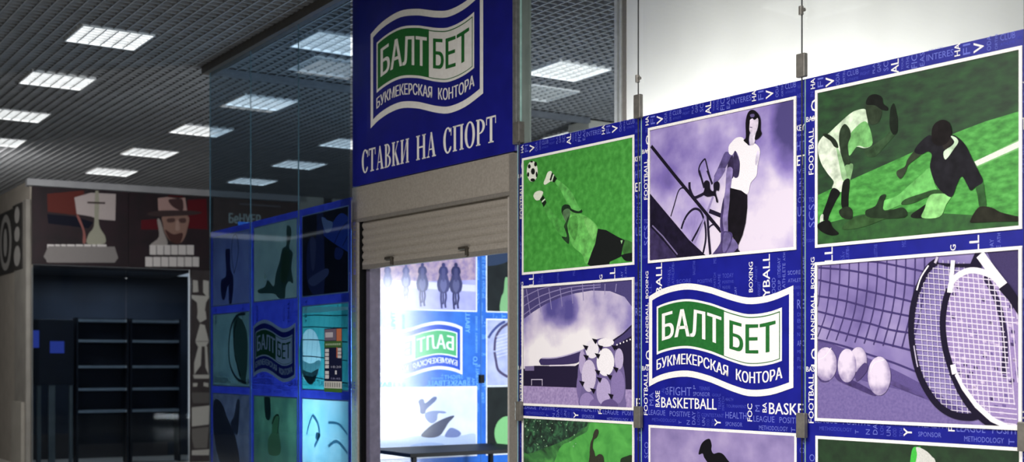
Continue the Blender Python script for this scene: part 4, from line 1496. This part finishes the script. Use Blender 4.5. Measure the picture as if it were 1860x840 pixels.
for k in range(7):
    nb(.06 + k * .13, .12 + k * .13, .85, .92, ink(140, 138, 136))
for k in range(8):
    nb(.08 + k * .11, .16 + k * .11, .235, .265, ink(170, 190, 160))
mb.build('print', NS)

# ------------------------------------------------------------------ end wall of the kiosk, seen through the doorway from inside (print reads mirrored)
EB = mottled('inner_blue', [(34, 92, 190), (48, 112, 206)], 7, .16, spec=.5)
EBW = ink(112, 172, 232)
EJ = [.30, 1.68, 3.040, 4.40]
EP1, EP2, EP3 = (2.150, 2.884), (1.345, 2.080), (.60, 1.352)


def epanel(label, i):
    th = thing('printed_panel', label, 'advertising panel', ENDW, EJ[i], -.01, 0, group='mirrored panels inside the kiosk')
    w = EJ[i + 1] - EJ[i]
    mb = MB()
    mb.box(.006, w - .004, 0, .010, PB, PT, EB)
    words_into(mb, [None, EBW, EBW], 1.18, 1.0, 0, 0, flip=1.36, y=-.0007)
    mb.build('sheet', th)
    mb = MB()
    mb.box(0, .006, -.001, .01, PB, PT, ink(70, 120, 190))
    mb.build('glass_edge', th)
    return th


ei, ej = ENDW.tr(640, 440, 4.2), ENDW.tr(640, 640, 4.2)
EW = ink(226, 232, 244)



_ink = ink


def ink(r, g, b, trans=0.0, rough=.16, spec=.5):         # the inside prints are glossy
    return _ink(r, g, b, trans, rough, spec)


def epic(s0, x0, x1, zr):
    mb = MB()
    mb.layer = -.0012
    mb.flat([(x0 - s0, zr[0]), (x1 - s0, zr[0]), (x1 - s0, zr[1]), (x0 - s0, zr[1])], EW)
    mb.in_ = (x0 - s0 + .012, zr[0] + .012, x1 - s0 - .012, zr[1] - .012)
    return mb


e2 = epanel('glowing mirrored panel with galloping horses print seen through the doorway', 1)
s0 = EJ[1]
mb = epic(s0, 1.73, 2.99, EP1)
fill(mb, mottled('print_race_track', [(150, 152, 212), (172, 172, 226)], 6, .16, spec=.5))
shape(mb, ei, s0, [(60, 130), (935, 20), (935, 290), (600, 300), (60, 300)], mottled('print_race_crowd', [(128, 112, 160), (190, 164, 176)], 16, .16, spec=.5), False)
shape(mb, ei, s0, [(60, 285), (500, 300), (935, 330), (935, 380), (600, 360), (60, 330)], ink(206, 206, 236), False)
for cx, sc, c in [(265, .78, (84, 88, 138)), (405, .80, (86, 90, 142)), (530, 1.0, (62, 66, 116)), (690, 1.04, (60, 62, 112)), (785, 1.06, (52, 54, 98))]:
    hy = 165 if cx > 500 else 175
    k = sc

    def hp(pts):
        return [(cx + x * k, hy + y * k) for x, y in pts]
    lo = (c[0] - 14, c[1] - 14, c[2] - 10)
    hi = (c[0] + 34, c[1] + 34, c[2] + 34)
    # legs, chest, shoulders, head of a horse seen head on, its rider above
    for pts, w in (([(-16, 190), (-18, 260), (-12, 330)], 13), ([(14, 190), (20, 250), (12, 290), (16, 325)], 13), ([(-2, 200), (0, 270), (-4, 300)], 10)):
        P = hp([(x - w / 2, y) for x, y in pts]) + hp([(x + w / 2, y) for x, y in reversed(pts)])
        shape(mb, ei, s0, P, ink(*lo), False)
    shape(mb, ei, s0, hp([(-20, 70), (20, 70), (36, 110), (46, 150), (38, 195), (16, 215), (-16, 215), (-38, 195), (-46, 150), (-36, 110)]), ink(*c))
    shape(mb, ei, s0, hp([(-16, 120), (16, 120), (24, 165), (8, 205), (-8, 205), (-24, 165)]), ink(*hi))
    shape(mb, ei, s0, hp([(-34, 62), (-24, 28), (0, 20), (24, 28), (34, 62), (20, 84), (-20, 84)]), ink(*lo))
    shape(mb, ei, s0, hp([(-11, 40), (0, 34), (11, 40), (13, 80), (7, 128), (-7, 128), (-13, 80)]), ink(c[0] + 12, c[1] + 10, c[2] + 12))
    shape(mb, ei, s0, hp([(-12, 16), (-9, 0), (0, -6), (9, 0), (12, 16), (0, 26)]), ink(*lo))
done(mb, 'picture', e2)
mb = MB()
logo(mb, 0, 1.475, 1.03, mottled('inner_logo_blue', [(24, 66, 178), (34, 80, 196)], 7, .16, spec=.5), EW, ink(70, 168, 110), -.003, flip=2.805 - s0)
mb.build('logo', e2)
mb = epic(s0, 1.73, 2.99, EP3)
fill(mb, mottled('print_spray_sky', [(196, 208, 238), (222, 228, 246)], 4, .16, spec=.5))
shape(mb, ej, s0, [(60, 660), (300, 670), (500, 640), (800, 640), (940, 630), (940, 800), (60, 800)], ink(176, 192, 230))
for pts, c in [([(500, 380), (515, 360), (540, 362), (550, 390), (580, 370), (615, 342), (640, 345), (632, 372), (590, 410), (560, 440), (548, 470), (515, 468), (510, 420)], (72, 88, 140)),
               ([(550, 470), (600, 450), (680, 450), (715, 462), (690, 470), (650, 470), (640, 520), (600, 545), (560, 515)], (120, 136, 182)),
               ([(520, 640), (560, 590), (620, 545), (700, 505), (760, 485), (772, 495), (730, 540), (700, 590), (660, 640), (590, 655)], (62, 68, 96)),
               ([(700, 640), (740, 580), (790, 590), (825, 620), (800, 648), (740, 652)], (110, 124, 176)), ([(430, 720), (560, 690), (700, 705), (560, 740)], (150, 170, 214))]:
    shape(mb, ej, s0, pts, ink(*c))
done(mb, 'picture', e2)
e3 = epanel('mirrored panel with near black photos at the right of the doorway', 2)
s0 = EJ[2]
mb = epic(s0, 3.105, 4.34, EP1)
fill(mb, mottled('print_night', [(12, 18, 22), (24, 32, 34)], 8, .16, spec=.5))
shape(mb, ei, s0, [(1160, 280), (1180, 270), (1260, 270), (1260, 560), (1130, 540), (1130, 430), (1150, 380)], ink(120, 170, 120))
shape(mb, ei, s0, [(1000, 70), (1180, 60), (1180, 150), (1000, 180)], ink(40, 56, 84))
done(mb, 'picture', e3)
mb = epic(s0, 3.105, 4.34, EP2)
fill(mb, mottled('print_pale_net', [(150, 158, 200), (178, 184, 216)], 8, .16, spec=.5))
line(mb, ei, s0, [(1015, 770), (1060, 690), (1120, 630), (1180, 600)], .03, ink(60, 72, 130))
line(mb, ei, s0, [(1080, 830), (1090, 730), (1130, 660), (1190, 620)], .03, ink(70, 64, 100))
for k in range(7):
    line(mb, ei, s0, [(1090, 820 - k * 26 + 60), (1300, 760 - k * 26 + 60)], .004, ink(226, 226, 240), False)
line(mb, ej, s0, [(1080, 0), (1090, 60), (1110, 140), (1180, 190)], .03, ink(70, 64, 100))
done(mb, 'picture', e3)
mb = epic(s0, 3.105, 4.34, EP3)
fill(mb, mottled('print_dark_court', [(14, 20, 22), (24, 32, 32)], 8, .16, spec=.5))
oval(mb, ej, s0, 1180, 620, 100, 130, ink(120, 180, 120))
done(mb, 'picture', e3)
ink = _ink
# clip on the joint and the interior post
c = ENDW.at(870.5, 689)
mb = MB()
mb.box(-.028, .028, -.03, .0, -.045, .045, BLACK)
o = mb.build('panel_clip', None, .003)
o.location = ENDW.world(EJ[2], -.012, c[1])
o.rotation_euler = (0, 0, ENDW.ang)
tag(o, 'small black clip on the joint of the mirrored panels', 'clip')
e1_ = epanel('mirrored panel inside the kiosk behind the left door jamb', 0)

# table inside
TBN = Vector((-.953, 11.75))
tx = math.atan2(.55, .835)
tb = thing('table', 'black rectangular table with slim square legs inside the lit doorway', 'table', loc=(TBN.x, TBN.y, 0), rot=tx)
mb = MB()
mb.box(0, 1.5, 0, .90, .712, .75, BLACK)
mb.build('tabletop', tb, .004)
for x, y in ((.06, .04), (1.40, .04), (.06, .80), (1.40, .80)):
    mb = MB()
    mb.box(x - .022, x + .022, y - .022, y + .022, 0, .712, BLACK)
    mb.build('leg', tb, .003)

# ------------------------------------------------------------------ shop front across the hall
FASC = mottled('fascia_maroon', [(24, 16, 22), (40, 22, 30)], 4, .5)
f_l, f_m, f_r = FAR.at(57, 400)[0], FAR.at(230, 400)[0], FAR.at(381, 400)[0]
fz1 = CEIL - .11
fz0 = (FAR.at(60, 485)[1] + FAR.at(380, 488)[1]) / 2
GREYP = ink(206, 202, 202)


def board(name, label, a, b):
    th = thing(name, label, 'fascia board', FAR, a, -.12, fz0, group='dark fascia boards of the far shop')
    mb = MB()
    mb.box(0, b - a, 0, .12, 0, fz1 - fz0, FASC)
    mb.build('board', th)
    return th


def fpic(th, a, b):
    mb = MB()
    mb.layer = -.001
    mb.in_ = (.01, .01, b - a - .01, fz1 - fz0 - .01)
    return mb


def ftr(ox, oy, sc):
    t = FAR.tr(ox, oy, sc)
    return lambda pts: [(x, z - fz0) for x, z in t(pts)]


g1, g2 = ftr(0, 320, 4.668), ftr(200, 320, 4.665)
fb = board('fascia_board', 'dark maroon fascia board with tall trophy picture and pale lettering', f_l, f_m)
mb = fpic(fb, f_l, f_m)
for pts, c, sm in [([(390, 160), (700, 130), (720, 320), (640, 340), (395, 310)], (92, 44, 40), False), ([(620, 190), (760, 150), (970, 160), (965, 385), (830, 375), (760, 350), (640, 330)], (176, 166, 166), False),
                   ([(390, 330), (620, 350), (780, 400), (740, 450), (400, 410)], (20, 22, 36), False), ([(800, 120), (820, 120), (830, 240), (828, 420), (880, 520), (870, 580), (730, 580), (740, 500), (785, 430), (790, 250)], (150, 150, 136), True),
                   ([(730, 225), (880, 230), (880, 245), (730, 240)], (60, 50, 50), False), ([(640, 350), (660, 350), (710, 480), (715, 570), (690, 570), (690, 470)], (140, 90, 86), True)]:
    shape(mb, g1, f_l, pts, ink(*c), sm)
xx = 392
for wd in (66, 50, 50, 74, 70, 68, 40, 88):
    shape(mb, g1, f_l, [(xx, 585), (xx + wd - 8, 587), (xx + wd - 4, 735), (xx - 4, 733)], GREYP, False)
    xx += wd
shape(mb, g1, f_l, [(360, 690), (400, 600), (960, 605), (990, 700), (960, 740), (400, 740)], ink(128, 124, 124), False)
done(mb, 'picture', fb)
fb = board('fascia_board', 'dark maroon fascia board with man in wide brimmed hat', f_m + .01, f_r)
mb = fpic(fb, f_m + .01, f_r)
for pts, c, sm in [([(250, 380), (400, 370), (400, 460), (250, 460)], (88, 26, 34), False), ([(640, 210), (800, 200), (810, 460), (640, 450)], (92, 26, 34), False), ([(480, 120), (620, 120), (600, 190), (480, 180)], (84, 22, 26), False),
                   ([(385, 380), (410, 380), (440, 480), (470, 590), (330, 590), (400, 520)], (158, 152, 150), True),
                   ([(440, 340), (640, 340), (640, 450), (610, 540), (570, 575), (500, 560), (450, 490), (435, 420)], (146, 116, 106), True), ([(450, 460), (520, 500), (600, 490), (575, 575), (500, 560)], (78, 52, 50), True),
                   ([(570, 370), (622, 365), (625, 400), (580, 402)], (86, 64, 62), True), ([(470, 370), (530, 365), (530, 395), (475, 400)], (86, 64, 62), True), ([(545, 390), (565, 390), (575, 460), (540, 465)], (168, 140, 130), True),
                   ([(390, 195), (470, 185), (560, 200), (620, 190), (640, 320), (395, 320)], (172, 142, 138), False), ([(480, 210), (560, 200), (600, 210), (600, 300), (520, 270)], (74, 54, 56), True),
                   ([(300, 325), (400, 300), (640, 300), (760, 315), (700, 335), (560, 345), (420, 350), (340, 345)], (66, 54, 56), True)]:
    shape(mb, g2, f_m + .01, pts, ink(*c), sm)
for xx, yy, wds in ((322, 590, (60, 62, 58, 62, 70, 66)), (285, 690, (66, 68, 66, 70, 62, 66, 60))):
    for wd in wds:
        shape(mb, g2, f_m + .01, [(xx, yy), (xx + wd - 6, yy + 2), (xx + wd - 6, yy + 84), (xx, yy + 82)], GREYP, False)
        xx += wd
done(mb, 'picture', fb)
# neighbouring fascia seen through the glass wing
f3 = FAR.at(384, 380)[0]
f4 = FAR.at(540, 380)[0]
tz0 = 3.12
th = thing('fascia_board', 'brown fascia board with pale lettering seen through the glass corner', 'fascia board', FAR, f3, -.10, tz0, group='dark fascia boards of the far shop')
mb = MB()
mb.box(0, f4 - f3, 0, .14, 0, fz1 - tz0, mottled('fascia_brown', [(84, 66, 62), (100, 80, 74)], 4, .5))
mb.build('board', th)
mb = MB()
a = FAR.at(413, 404)
b = FAR.at(470, 400)
put_text(mb, 'БеНУЕР', a[0] - f3, a[1] - tz0 - .02, b[0] - a[0], .16, ink(206, 222, 222), -.003, .02)
mb.strip([(FAR.at(432, 372)[0] - f3, FAR.at(432, 372)[1] - tz0), (FAR.at(506, 377)[0] - f3, FAR.at(506, 377)[1] - tz0)], .012, ink(150, 150, 158), -.003, False)
mb.build('lettering', th)

# shop window, shelves, cabinets
w_l, w_r = FAR.at(57, 600)[0], FAR.at(344, 600)[0]
mb = MB()
mb.box(w_l, FAR.at(384, 600)[0], 1.6, 1.7, 0, fz0, mottled('shop_back_blue', [(34, 42, 56), (44, 54, 70)], 2, .7))
mb.box(w_l, w_r, .02, 1.6, fz0 - .05, fz0, mottled('shop_soffit', [(40, 44, 54), (50, 54, 64)], 2, .7))
mb.box(w_l - .02, w_l, .02, 1.6, 0, fz0, mottled('shop_side_dark', [(12, 14, 19), (17, 19, 25)], 2, .8))
mb.box(3.05, 3.2, .05, 1.7, 0, CEIL, FARGREY)
mb.box(w_l, w_r, 1.58, 1.6, .0, .42, mottled('shop_plinth', [(62, 60, 62), (74, 72, 74)], 3, .7))
struct(mb, 'wall_shop', FAR)
for a, b, lab in ((w_l, FAR.at(229, 600)[0], 'dark shop window pane under the trophy fascia'), (FAR.at(230, 600)[0], w_r, 'dark shop window pane under the hat fascia')):
    mb = MB()
    mb.box(0, b - a - .01, -.005, .005, 0, fz0 - .05, SHOPPANE)
    o = mb.build('shop_window')
    o.location = FAR.world(a, 0, .01)
    o.rotation_euler = (0, 0, FAR.ang)
    tag(o, lab, 'shop window', 'panes of the far shop window')
SHELF = mottled('pale_shelf', [(132, 140, 146), (148, 156, 162)], 6, .5)
p = FAR.world((w_l + w_r) / 2, .75, 0)
area('far_shop_fill_light', (p[0], p[1], fz0 - .12), 2.0, 22, (.92, .96, 1.0), (0, 0, FAR.ang), .3)  # unseen area light added above the window to brighten the shelves
DKB = mottled('dark_cabinet', [(14, 16, 24), (20, 22, 32)], 6, .5)
for xa, xb, lab in ((143, 239, 'dark shelving unit with pale shelves behind the far shop window, left one'), (242, 334, 'dark shelving unit with pale shelves behind the far shop window, right one')):
    a, b = FAR.at(xa, 640)[0], FAR.at(xb, 640)[0]
    th = thing('shelving_unit', lab, 'shelves', FAR, a, .22, 0, group='shelving units in the far shop')
    k = 1.016
    ztop = FAR.at(240, 578)[1]
    mb = MB()
    mb.box(.0, b - a, .34, .36, .30, ztop, DKB)
    mb.build('back_panel', th)
    for x in (0, b - a - .03):
        mb = MB()
        mb.box(x, x + .03, 0, .34, 0, ztop, DKB)
        mb.build('side_panel', th)
    for y in (583, 620, 667, 708, 748):
        z = FAR.at(240, y)[1]
        mb = MB()
        mb.box(.03, b - a - .03, .0, .34, z - .02, z + .02, SHELF)
        mb.build('shelf', th)
a, b = FAR.at(62, 680)[0], FAR.at(138, 680)[0]
th = thing('display_cabinet', 'near black cabinet with small blue screens at the left of the shop window', 'cabinet', FAR, a, .20, 0)
mb = MB()
z1, z0 = FAR.at(90, 580)[1], FAR.at(90, 700)[1]
mb.box(0, b - a, 0, .35, z0, z1, DKB)
mb.build('body', th, .005)
for xa, xb in ((70, 78), (92, 104), (130, 136)):
    p0, p1 = FAR.at(xa, 740)[0] - a, FAR.at(xb, 740)[0] - a
    mb = MB()
    mb.box(p0, p1, .02, .10, 0, z0, mottled('cabinet_leg_grey', [(80, 86, 86), (96, 102, 102)], 5, .5))
    mb.build('leg', th)
for xa, xb, ya, yb in ((60, 74, 600, 632), (94, 120, 620, 642)):
    p0, p1 = FAR.at(xa, ya), FAR.at(xb, yb)
    mb = MB()
    mb.box(max(p0[0] - a, .01), p1[0] - a, -.012, 0, p1[1], p0[1], emit('blue_screen', (.06, .10, .55), .5))
    mb.build('screen', th)
# pilaster poster right of the window
p0, p1 = FAR.at(345, 600)[0], FAR.at(381, 600)[0]
th = thing('pilaster_poster', 'narrow dark pilaster poster with stacked white shapes right of shop window', 'poster', FAR, p0, -.10, 0)
mb = MB()
mb.box(0, p1 - p0, 0, .12, 0, fz0, mottled('pilaster_brown', [(48, 42, 44), (60, 54, 56)], 4, .5))
mb.build('board', th)
mb = MB()
mb.layer = -.001
mb.in_ = (.005, .02, p1 - p0 - .005, fz0 - .01)
gp = FAR.tr(200, 480, 2.335)
WP = ink(176, 176, 172)
for pts in [[(345, 70), (365, 72), (368, 120), (345, 122)], [(388, 70), (412, 74), (412, 150), (388, 122)], [(322, 132), (415, 138), (400, 165), (395, 200), (365, 200), (362, 165)], [(365, 200), (398, 200), (402, 235), (375, 250), (362, 230)],
            [(375, 255), (395, 260), (412, 328), (355, 328)], [(355, 330), (412, 330), (400, 350), (365, 350)], [(368, 350), (382, 350), (378, 430), (350, 470), (350, 420)], [(395, 350), (405, 350), (412, 470), (398, 440)], [(345, 470), (415, 470), (412, 486), (350, 486)],
            [(345, 505), (365, 505), (362, 520), (345, 520)], [(390, 502), (410, 505), (410, 522), (390, 518)], [(322, 610), (415, 600), (412, 680), (330, 690)], [(335, 790), (415, 785), (412, 810), (335, 810)]]:
    shape(mb, gp, p0, pts, WP, False)
shape(mb, gp, p0, [(335, 545), (415, 545), (412, 590), (345, 590)], ink(92, 90, 90), False)
shape(mb, gp, p0, [(330, 700), (412, 690), (405, 780), (350, 780)], ink(110, 108, 106), False)
mb.build('print', th)
# side of the shop: pilaster and posters
mb = MB()
mb.box(8.2, 9, -.06, .03, 0, CEIL - .3, mottled('side_pilaster', [(136, 133, 128), (152, 149, 143)], 4, .6))
mb.box(8.2, 8.9, -.11, .03, 0, 1.0, mottled('pale_plinth', [(160, 156, 148), (174, 170, 162)], 4, .6))
struct(mb, 'trim_5', SIDE)
DKP = mottled('poster_charcoal', [(46, 44, 44), (60, 58, 56)], 4, .6)
s_a, s_b = SIDE.at(50, 420)[0], SIDE.at(32, 420)[0]
for a, b, off, lab, shp in ((s_b, s_a - .03, -.076, 'narrow charcoal poster with pale blobs on the shop corner pilaster', [((.5, 2.92), .34, .16), ((.5, 3.26), .28, .12), ((.5, 3.56), .26, .13)]),
                       (SIDE.at(26, 420)[0] - 1.5, SIDE.at(26, 420)[0], -.016, 'charcoal poster with pale oval at the left picture edge', [((.62, 3.22), .30, .46)])):
    th = thing('wall_poster', lab, 'poster', SIDE, a, off, 0, group='posters on the side of the far shop')
    mb = MB()
    mb.box(0, b - a, 0, .014, 3.06, 4.08, DKP)
    mb.build('board', th)
    mb = MB()
    for k, ((u, z), ru, rz) in enumerate(shp):
        mb.disc((u * (b - a), z + .35), ru * (b - a), rz, ink(170, 168, 166), -.002 - k * .0005)
        if len(shp) == 1:
            mb.disc((u * (b - a), z + .35), ru * (b - a) * .66, rz * .74, ink(60, 58, 58), -.004)
            mb.disc((u * (b - a), z + .35), ru * (b - a) * .3, rz * .5, ink(180, 178, 176), -.006)
    mb.build('print', th)
